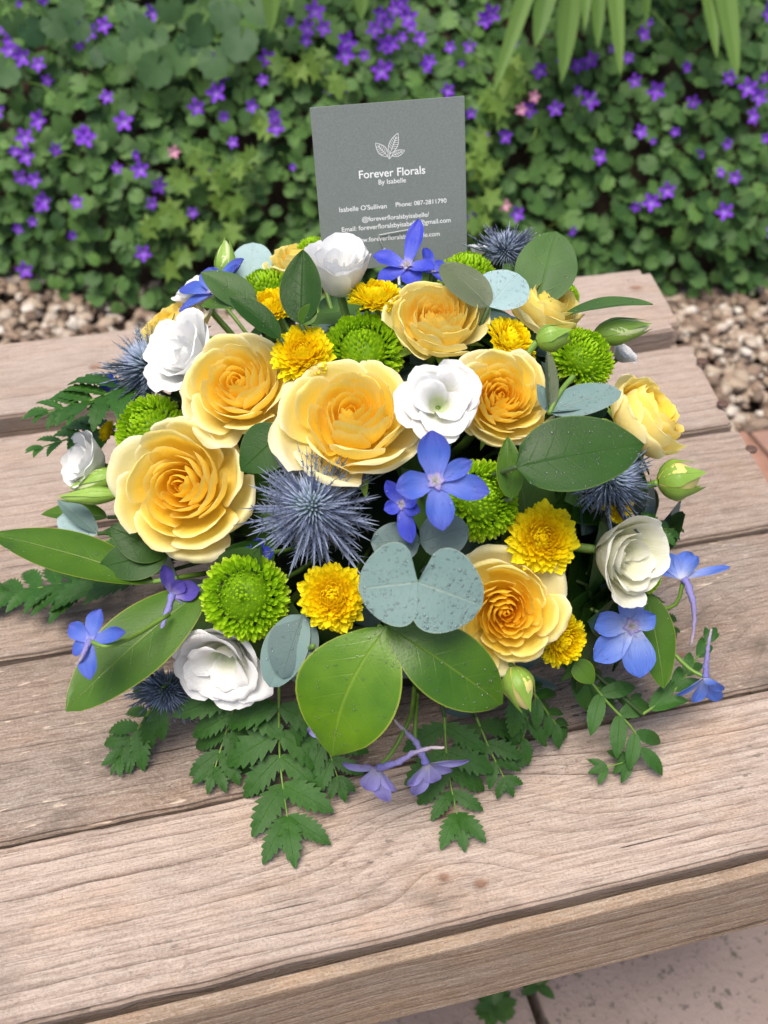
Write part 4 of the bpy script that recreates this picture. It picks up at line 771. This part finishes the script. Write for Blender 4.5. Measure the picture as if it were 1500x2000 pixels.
leafs('salal_sprig', 'long dark olive leaf reaching out flat over the bench', 'leaf sprig', SG, [((300, 1136), (-25, 1042), 112, (.0, .75, .65), 'salal_mid', -.015, .012, 200, dict(bend=.06, fold=.12, a=.95, b_=.72))], stem=[(300, 1136, -.015), (340, 1130, .0), (400, 1120, .03)], seed=3)
leafs('salal_sprig', 'broad mid-green leaf lying under the single blue delphinium', 'leaf sprig', SG, [((400, 1150), (128, 1388), 150, (-.15, .45, .85), 'salal_mid', .0, -.02, 160, dict(bend=.08, fold=.08, a=.95, b_=.62, tipc=.2))], seed=4)
leafs('ruscus_sprig', 'upright light green leaf beside the small blue thistle', 'leaf sprig', SG, [((1048, 600), (1086, 452), 120, (-.1, .25, .95), 'ruscus', .0, .012, 60, dict(bend=.05, fold=.12, a=.9, b_=.62, side=.0))], seed=5)
leafs('ruscus_sprig', 'narrow green leaf pointing out over the pale bud', 'leaf sprig', SG, [((1095, 622), (1275, 594), 62, (.1, .85, .5), 'ruscus', -.004, -.002, 40, dict(bend=.14, fold=.2, a=.9, b_=.7))], seed=6)
leafs('ruscus_sprig', 'dark green leaf standing upright before the ruffled white lisianthus', 'leaf sprig', SG, [((588, 634), (592, 488), 84, (-.1, .2, .95), 'salal', -.022, .004, 90, dict(bend=.06, fold=.22, a=.8, b_=.75)), ((612, 615), (640, 574), 34, (.3, .3, .9), 'salal_mid', -.014, .0, 0, dict(bend=.1, fold=.3))], seed=7)
leafs('ruscus_sprig', 'narrow dark leaf slanting across the half-covered yellow button', 'leaf sprig', SG, [((548, 662), (448, 580), 56, (.2, .5, .8), 'salal', -.018, .0, 60, dict(bend=.1, fold=.25, a=.95, b_=.6))], seed=8)
leafs('ruscus_sprig', 'pair of pointed dark leaves over the blue delphinium at the back', 'leaf sprig', SG, [((500, 600), (392, 532), 70, (-.1, .5, .8), 'ruscus', -.008, .0, 60, dict(bend=.08, fold=.15)), ((498, 600), (388, 598), 66, (-.1, .75, .6), 'salal_mid', -.010, .0, 60, dict(bend=.12, fold=.15, b_=.6))], seed=9)
leafs('salal_sprig', 'small dark leaf under the grey eucalyptus beside the side-on rose', 'leaf sprig', SG, [((1062, 830), (1188, 798), 80, (.2, .5, .8), 'salal', -.010, .0, 80, dict(bend=.08, fold=.15, b_=.65))], seed=10)
leafs('salal_sprig', 'small upright green leaf between the golden rose and partly covered pompon', 'leaf sprig', SG, [((1000, 975), (992, 852), 52, (-.2, .2, .9), 'salal_mid', -.016, .0, 40, dict(bend=.06, fold=.3))], seed=11)
leafs('salal_sprig', 'green leaf hanging behind the pale blue delphinium', 'leaf sprig', SG, [((1262, 1160), (1296, 1345), 85, (.3, .1, .9), 'salal_mid', .006, -.01, 60, dict(bend=.06, fold=.1, b_=.6))], seed=12)
leafs('salal_sprig', 'light green leaf edge showing behind the grey leaves under the white bud', 'leaf sprig', SG, [((210, 1010), (80, 1005), 60, (-.3, .7, .6), 'salal_mid', .006, .0, 0, dict(bend=.1, fold=.2))], seed=13)
leafs('salal_sprig', 'small green leaf beneath the outward-tilted yellow button', 'leaf sprig', SG, [((1120, 1290), (1160, 1335), 44, (.2, -.2, .9), 'salal_mid', -.002, .0, 0, dict(bend=.1, fold=.2))], seed=14)
leafs('salal_sprig', 'dark leaf in the shade under the large cream-rimmed rose', 'leaf sprig', SG, [((330, 1080), (215, 1030), 90, (-.2, .4, .8), 'salal', .004, .0, 0, dict(bend=.1, fold=.1)), ((380, 1090), (240, 1120), 90, (-.2, .2, .8), 'salal', .008, .0, 0, dict(bend=.1, fold=.1))], seed=15)
leafs('salal_sprig', 'dark leaf in the gap between the two overlapping roses and the big thistle', 'leaf sprig', SG, [((560, 840), (470, 920), 100, (-.1, .1, .9), 'salal', .006, .0, 0, dict(bend=.1, fold=.1)), ((520, 860), (560, 940), 80, (.1, .1, .9), 'salal', .01, .0, 0, dict(bend=.1, fold=.1))], seed=16)
q = random.Random(77)
for i in range(66):                                    # leaves deep between the heads
    a, e = q.random()*2*pi, (q.uniform(.02, 1.45) if i < 44 else q.uniform(-.12, .22)); u = V((cos(a)*cos(e), sin(a)*cos(e), sin(e))); kf = .74 if i < 44 else .86; p = DC+RH*(u.x*DA[0]*kf)+FH*(u.y*DA[1]*kf)+UZ*(u.z*DA[2]*kf)
    n = (RH*u.x+FH*u.y+UZ*u.z).normalized(); p.z = max(p.z, .02)
    t = thing('filler_sprig', p, 'dark green leaf sprig tucked deep between the flower heads' if i < 44 else 'dark leaf sprig spreading low over the planks around the base of the flowers', 'leaf sprig', 'filler leaves between the flowers' if i < 44 else 'leaves around the base of the flowers')
    for k in range(4):
        ta = q.random()*6.28; tx = n.cross(V((0, .1, 1))).normalized(); dr = tx*cos(ta)+n.cross(tx)*sin(ta)+n*q.uniform(-.1, .3)
        if dr.z < 0 and p.z < .06: dr.z = q.uniform(-.25, .1); dr = dr*.9
        g = leaf_geo(V((0, 0, 0)), dr*q.uniform(.04, .062), q.uniform(.011, .018), n, seed=i+k*.3, nu=4, nv=8); new('leaf', mesh('leaf', g[0], g[1], M[q.choice(('salal', 'salal', 'euca_dark', 'ruscus'))], True, None, g[2], g[3]), t)
    tgt = (DC-p)*.55; tube('stem', [V((0, 0, 0)), tgt*.5, tgt], .001, M['stem_dark'], t, 4)
# ------------------------------------------------------------------ eucalyptus
EG = 'eucalyptus sprigs'; KE = dict(a=.92, b_=.52, fold=.06, bend=.06, wave=.03)
leafs('eucalyptus_sprig', 'pair of round grey-blue leaves speckled with drops beside the dense rose', 'eucalyptus', EG, [((816, 1137), (700, 1150), 165, (-.1, .1, .98), 'euca', -.040, .004, 330, dict(a=.62, b_=.5, fold=.08, bend=.08, wave=.03)), ((814, 1134), (940, 1180), 170, (.1, .05, .98), 'euca', -.041, .004, 420, dict(a=.62, b_=.5, fold=.08, bend=.08, wave=.03)),
      ], stem=[(816, 1137, -.039), (812, 1180, -.02), (800, 1230, .0)], seed=31)
leafs('eucalyptus_sprig', 'pale bluish round leaf with an olive one, behind the cup-shaped rose', 'eucalyptus', EG, [((955, 600), (1012, 535), 105, (.1, .55, .85), 'euca_light', -.016, .01, 200, KE), ((962, 612), (868, 528), 78, (-.1, .6, .8), 'euca_olive', -.014, .01, 200, dict(a=.9, b_=.55, fold=.1, bend=.12))], seed=32)
leafs('eucalyptus_sprig', 'pale round leaf standing up beside the cream bud at the back', 'eucalyptus', EG, [((490, 555), (494, 474), 84, (.0, .3, .9), 'euca_light', .008, .012, 60, KE)], seed=33)
leafs('eucalyptus_sprig', 'cluster of four grey leaves below the outer green pompon', 'eucalyptus', EG, [((1072, 805), (1214, 765), 78, (.05, .6, .8), 'euca', -.022, .0, 200, dict(a=.95, b_=.55, bend=.1, fold=.1)), ((1078, 808), (1074, 688), 34, (.5, .2, .8), 'euca_olive', -.024, .0, 60, dict(bend=.05, fold=.6, a=.9, b_=.6)), ((1098, 740), (1188, 730), 42, (.0, .8, .6), 'euca', -.030, .0, 40, dict(bend=.12, fold=.3)), ((1128, 738), (1106, 684), 34, (.3, .3, .9), 'euca', -.030, .0, 20, dict(bend=.05, fold=.3))], stem=[(1072, 808, -.022), (1095, 765, -.027), (1120, 735, -.031)], seed=34)
leafs('eucalyptus_sprig', 'two dark teal leaves hanging beside the drooping white lisianthus', 'eucalyptus', EG, [((592, 1200), (552, 1325), 100, (-.1, .05, .95), 'euca_dark', -.006, -.004, 60, dict(a=.9, b_=.55, bend=.06, fold=.06)), ((612, 1262), (545, 1408), 92, (-.2, .1, .95), 'euca', -.024, .0, 40, dict(a=.95, b_=.55, bend=.08, fold=.2))], stem=[(592, 1190, -.004), (600, 1260, -.012), (612, 1262, -.024)], seed=35)
leafs('eucalyptus_sprig', 'dark grey leaf under the large deep blue delphinium', 'eucalyptus', EG, [((820, 1060), (915, 1030), 90, (.1, .2, .9), 'euca_dark', -.008, .0, 60, KE), ((810, 1070), (715, 1070), 80, (-.1, .2, .9), 'euca_dark', -.004, .0, 60, KE)], seed=36)
leafs('eucalyptus_sprig', 'two small pale grey leaves below the green bud at the edge', 'eucalyptus', EG, [((190, 1042), (112, 1012), 60, (-.2, .6, .8), 'euca_light', -.010, .0, 30, KE), ((196, 1040), (118, 975), 46, (.4, .6, .7), 'euca', -.012, .0, 30, dict(bend=.06, fold=.3, a=1.0))], seed=37)
# ------------------------------------------------------------------ ferns
fern('large front fern frond hanging down over the plank gap', [(545, 1340, None, .004), (545, 1420, .030, 0), (548, 1500, .014, 0), (562, 1600, .008, 0)], 145, 5, 1, s0=.18, taper=.35)
fern('dark fern leaflets below the dangling lilac delphiniums', [(868, 1400, None, .01), (872, 1470, .025, 0), (880, 1530, .010, 0), (893, 1592, .006, 0)], 100, 5, 2, s0=.1, taper=.3, set_='i')
fern('fern frond reaching out flat under the long olive leaf', [(330, 1115, None, .012), (220, 1130, .03, 0), (110, 1142, .018, 0), (5, 1162, .010, 0)], 140, 9, 3, nrm=(0, .8, .6), taper=.55, spread=68)
fern('fern tip jutting out under the dark-spined thistle', [(270, 745, None, .005), (205, 772, None, .0), (150, 792, None, .0), (92, 806, None, .0)], 125, 6, 4, nrm=(0, .75, .6), spread=55)
fern('short fern tip above the small white edge lisianthus', [(230, 832, None, .02), (170, 846, None, .016), (80, 874, None, .012)], 85, 5, 5, nrm=(0, .75, .6), spread=50)
fern('narrow fern frond hanging below the dark hanging thistle', [(320, 1340, .045, .02), (285, 1400, .022, 0), (255, 1445, .010, 0), (236, 1478, .006, 0)], 95, 6, 6, spread=50)
fern('curling smooth-leaved fern spray over the bare front plank', [(1130, 1300, None, .01), (1185, 1370, .035, 0), (1240, 1430, .022, 0), (1245, 1475, .012, 0), (1180, 1500, .008, 0)], 100, 6, 7, set_='s', spread=60, taper=.62, s0=.2)
fern('slim dark fern sprig beside the head-down lilac-blue delphinium', [(1255, 1395, .030, 0), (1320, 1345, .035, 0), (1382, 1252, .040, 0)], 62, 6, 8, set_='s', spread=28, taper=.3)
fern('fern leaflets under the right-hand one of the lime-green leaf pair', [(930, 1400, None, .012), (955, 1460, .02, 0), (985, 1520, .010, 0)], 100, 4, 9, set_='i', spread=58)
fern('small fern tip against the large cream-rimmed rose', [(300, 1080, None, .004), (235, 1050, None, -.008), (165, 1078, None, -.008)], 70, 5, 10, spread=55)
fern('dark fern between the front frond and the lilac delphinium', [(600, 1360, None, .012), (630, 1430, .026, 0), (660, 1520, .012, 0)], 120, 5, 11, spread=55)
fern('fern tip poking out beside the half-open creamy lisianthus', [(1255, 1040, None, .012), (1285, 1035, None, .008), (1325, 1032, None, .008)], 55, 4, 12, set_='i')
fern('shaded fern under the white drooping lisianthus', [(470, 1330, None, .012), (455, 1390, .03, 0), (435, 1450, .014, 0), (420, 1500, .008, 0)], 125, 5, 13, spread=55)
fern('thin fern sprig below the drooping rosebud', [(1040, 1350, None, .012), (1075, 1400, .022, 0), (1095, 1425, .012, 0)], 75, 4, 14, set_='s', spread=45)
fern('long dark fern sprig under the pale blue delphinium', [(1110, 1310, None, .014), (1160, 1340, .03, 0), (1235, 1365, .022, 0)], 80, 5, 15, set_='s', spread=42)
fern('fern behind the head of stalks below the creamy lisianthus', [(1230, 1150, None, .012), (1275, 1170, .05, 0), (1310, 1230, .03, 0)], 70, 5, 16, set_='i', spread=50)
fern('dark fern filling the shade below the dense orange-centred rose', [(1000, 1340, None, .012), (1030, 1400, .028, 0), (1010, 1470, .012, 0)], 90, 5, 17, set_='n', spread=55)
# ------------------------------------------------------------------ buds
def bud(name, label, cat, base, tip, w, off, mat, sepal=None, twist=0, seed=0, dt=0, stem=None):
    d = ddep(*base)+off; B = pt(*base, d); T = pt(*tip, d+dt); ax = T-B; L = ax.length; R = w/2/F_PX*d
    t = thing(name, B, label, cat); fr = frame(ax, CU); t.matrix_world = Matrix.Translation(B) @ fr; vs, tn = [], []
    prof = [(.25, 0), (.7, .12), (1.0, .34), (.95, .52), (.62, .76), (.28, .92), (.05, 1.0)]; n = 16
    for j in range(15):
        r, z = spl(prof, j/14)
        for i in range(n): a = 2*pi*i/n+twist*z; rr = R*r*(1+.10*sin(3*a-twist*2*z)*min(1, z*2)); vs.append(V((rr*cos(a), rr*sin(a), L*z))); tn.append(min(1, z))
    fs = [(j*n+i, j*n+(i+1) % n, (j+1)*n+(i+1) % n, (j+1)*n+i) for j in range(14) for i in range(n)]
    new('bud_body', mesh('bud_body', vs, fs, M[mat], True, [.5+.4*x for x in tn]), t)
    if sepal:
        for k in range(5):
            a0 = k*2*pi/5+.4; vs, lu, lv = [], [], []
            for j in range(11):
                s = j/10; r, z = spl(prof, min(.97, s*.86)); fl = max(0, s-.62)
                hw = .80*(1-s)**.6*(.6+.4*sin(pi*s))+.015
                for u in (-1, -.5, 0, .5, 1): a = a0+u*hw; rr = R*(r*1.05+fl*sepal*1.6); vs.append(V((rr*cos(a), rr*sin(a), L*(z+fl*(.3 if sepal < 1 else .15))))); lu.append(u); lv.append(s)
            new('sepal', mesh('sepal', vs, gridf(4, 10), M['bud'], True, None, lu, lv), t)
    inv = t.matrix_world.inverted()
    if stem: P = [inv @ B]+[inv @ pt(x, y, d+dz) for x, y, dz in stem]; tube('stem', curve_pts(P, 10), .0018, M['stem'], t, 6)
    else: stem_to_foam(t, B, .0016)
    return t
bud('rosebud', 'green rosebud with a pale yellow tip jutting out over the bench', 'rosebud', (1285, 942), (1368, 930), 78, -.006, 'rose_pale', .7, seed=1, stem=[(1250, 955, .01), (1200, 975, .04)])
bud('rosebud', 'drooping green rosebud below the dense orange-centred rose', 'rosebud', (1000, 1302), (1030, 1385), 62, -.012, 'rose_pale', .35, seed=2)
bud('rosebud', 'small green rosebud beside the sideways yellow button', 'rosebud', (1048, 668), (1112, 650), 52, -.016, 'bud', .6, seed=3)
bud('lisianthus_bud', 'cream-green twisted bud standing up beside the pale round leaf', 'flower bud', (440, 545), (441, 470), 42, .004, 'pale_bud', .1, 2.0)
bud('lisianthus_bud', 'pale green twisted bud pointing out under the narrow green leaf', 'flower bud', (1160, 655), (1268, 636), 52, -.002, 'pale_bud', .1, 2.5)
bud('lisianthus_bud', 'plump pale green bud across the small white edge lisianthus', 'flower bud', (232, 925), (140, 955), 44, -.014, 'pale_bud', .1, 1.5)
bud('lisianthus_bud', 'slender green bud under the plump pale green one', 'flower bud', (232, 965), (118, 972), 34, -.012, 'bud', .15, 1.0)
# ------------------------------------------------------------------ card and holder
PS, LEAN = radians(8), radians(14)
ca = RH*cos(PS)+FH*sin(PS); cb_ = -RH*sin(PS)+FH*cos(PS); cu = UZ*cos(LEAN)+cb_*sin(LEAN); cnm = ca.cross(cu)
_d = CF*F_PX+CR*(772-750)-CU*(505-1000); CA = CO+_d*(.52/_d.dot(FH))
def on_card(px, py):
    d = CF*F_PX+CR*(px-750)-CU*(py-1000); return CO+d*((CA-CO).dot(cnm)/d.dot(cnm))
TL, TR = on_card(605, 210), on_card(907, 187); e1 = (TR-TL).normalized(); e2 = cnm.cross(e1).normalized(); e2 = e2 if e2.z > 0 else -e2; CW = (TR-TL).length; CH = CW*1.06
card = thing('florist_card', TL-e2*CH, 'square slate-grey florist business card with white print standing behind the flowers', 'card')
card.matrix_world = Matrix.Translation(TL-e2*CH) @ Matrix((e1, e2, e1.cross(e2))).transposed().to_4x4(); cinv = card.matrix_world.inverted()
FRONT = 1 if (e1.cross(e2)).dot(CF) < 0 else -1
b = NB('card_stock'); n = b.noise(b.objc(), 1500, 2); n2 = b.noise(b.objc(), 40, 2); b.bump(n, .0001, .4)
M['card'] = b.fin(b.mix(b.rng(n, .3, .7, 0, 1), (.155, .180, .174), (.200, .228, .220)), .6, .3)
M['ink'] = m_plain('white_ink', (.82, .83, .84), .6, .2, 50, .03, 0)
bm_obj('card_sheet', box_geo(0, CW, 0, CH, -.0003, .0003, .0001, 1), M['card'], card)
def cz(zx, zy): v = cinv @ on_card(590+zx/4.41, 180+zy/4.41); return V((v.x, v.y, .0004))
def text(s, l, r, off=0, cap=None):
    a, b_ = cz(*l), cz(*r); cu_ = bpy.data.curves.new('lettering', 'FONT'); cu_.body = s; cu_.size = 1; cu_.offset = off; cu_.materials.append(M['ink'])
    tmp = bpy.data.objects.new('lettering', cu_); COL.objects.link(tmp); bpy.context.view_layer.update(); k = (b_-a).length/max(1e-6, tmp.dimensions.x)
    me = bpy.data.meshes.new_from_object(tmp.evaluated_get(bpy.context.evaluated_depsgraph_get())); bpy.data.objects.remove(tmp); o = new('lettering', me, card)
    sy = k if cap is None else cap
    o.matrix_local = Matrix.Translation(a) @ Matrix.Rotation(atan2(b_.y-a.y, b_.x-a.x), 4, 'Z') @ Matrix.Diagonal((k, sy, k, 1))
text('Forever Florals', (485, 745), (1055, 700), .012); text('By Isabelle', (655, 795), (890, 775), .006)
text("Isabelle O'Sullivan", (318, 1033), (725, 998), .008); text('Phone: 087-2811790', (803, 988), (1240, 950), .008)
text('@foreverfloralsbyisabelle/', (515, 1115), (1090, 1070), .008); text('Email: foreverfloralsbyisabelle@gmail.com', (340, 1203), (1275, 1118), .008)
text('www.foreverfloralsbyisabelle.com', (445, 1297), (1185, 1235), .008)
vs, fs = [], []
def stroke(pts, w):
    k = len(vs); n = len(pts)
    for i, p in enumerate(pts):
        t = (pts[min(i+1, n-1)]-pts[max(i-1, 0)]).normalized(); s = V((-t.y, t.x, 0))*w; vs.extend([p+s, p-s])
    for i in range(n-1): fs.append((k+2*i, k+2*i+1, k+2*i+3, k+2*i+2))
def zleaf(base, tip, hw, nv):
    B, T = V(base), V(tip); ax = T-B; sd = V((-ax.y, ax.x)).normalized()*hw; sw = .00013
    f = lambda s, u: cz(*(B+ax*s+sd*(u*sin(pi*s**.85)**.9)))
    for u in (-1, 1): stroke([f(i/12, u) for i in range(13)], sw)
    stroke([f(i/6, 0) for i in range(6)], sw)
    for i in range(nv):
        s = .22+.6*i/nv
        for u in (-1, 1): stroke([f(s, 0), f(min(.97, s+.10), u*.92)], sw*.8)
zleaf((738, 552), (632, 438), 38, 5); zleaf((756, 528), (824, 352), 38, 6); zleaf((775, 546), (883, 500), 26, 4)
stroke([cz(738, 552), cz(747, 575), cz(756, 528)], .00016); stroke([cz(747, 575), cz(775, 546)], .00016)
new('emblem', mesh('emblem', vs, fs, M['ink'], False), card)
hold = thing('card_holder', on_card(812, 545)-UZ*.03, 'clear plastic card pick clipped over the lower edge of the grey card', 'card holder'); hinv2 = hold.matrix_world.inverted()
def hz(zx, zy, o=.0014): return hinv2 @ (on_card(590+zx/4.41, 180+zy/4.41)+e1.cross(e2)*(o*FRONT))
tube('clip', [hz(700, 1345), hz(655, 1235), hz(665, 1224), hz(820, 1196), hz(990, 1166), hz(1004, 1178), hz(975, 1310), hz(945, 1450)], .00032, M['clear'], hold, 6)
tube('pick', [hz(700, 1345), hz(760, 1460), hz(830, 1560), hinv2 @ (DC+UZ*.10)], .0009, M['clear'], hold, 6); tube('pick', [hz(945, 1450), hz(890, 1520), hz(830, 1560)], .0009, M['clear'], hold, 6)
# ------------------------------------------------------------------ weeds in the paving joint
for wi, (px, py, lab) in enumerate(((965, 1965, 'small green weed sprouting in the paving joint below the front board'), (1050, 1925, 'tiny weed seedling in the joint close under the front board'))):
    p = at_z(px, py, GZ); t = thing('weed', p, lab, 'weed'); q = random.Random(wi)
    for k in range(26 if wi == 0 else 7):
        a = q.random()*6.28; r = q.uniform(.01, .045 if wi == 0 else .02); dr = V((cos(a)*r*1.4, sin(a)*r, q.uniform(.004, .02))); st = dr*.4
        g = leaf_geo(st, st+V((cos(a+.4)*.018, sin(a+.4)*.018, q.uniform(0, .008))), .0045, V((0, 0, 1)), seed=k, nu=4, nv=6); new('leaf', mesh('leaf', g[0], g[1], M['ruscus'], True, None, g[2], g[3]), t)
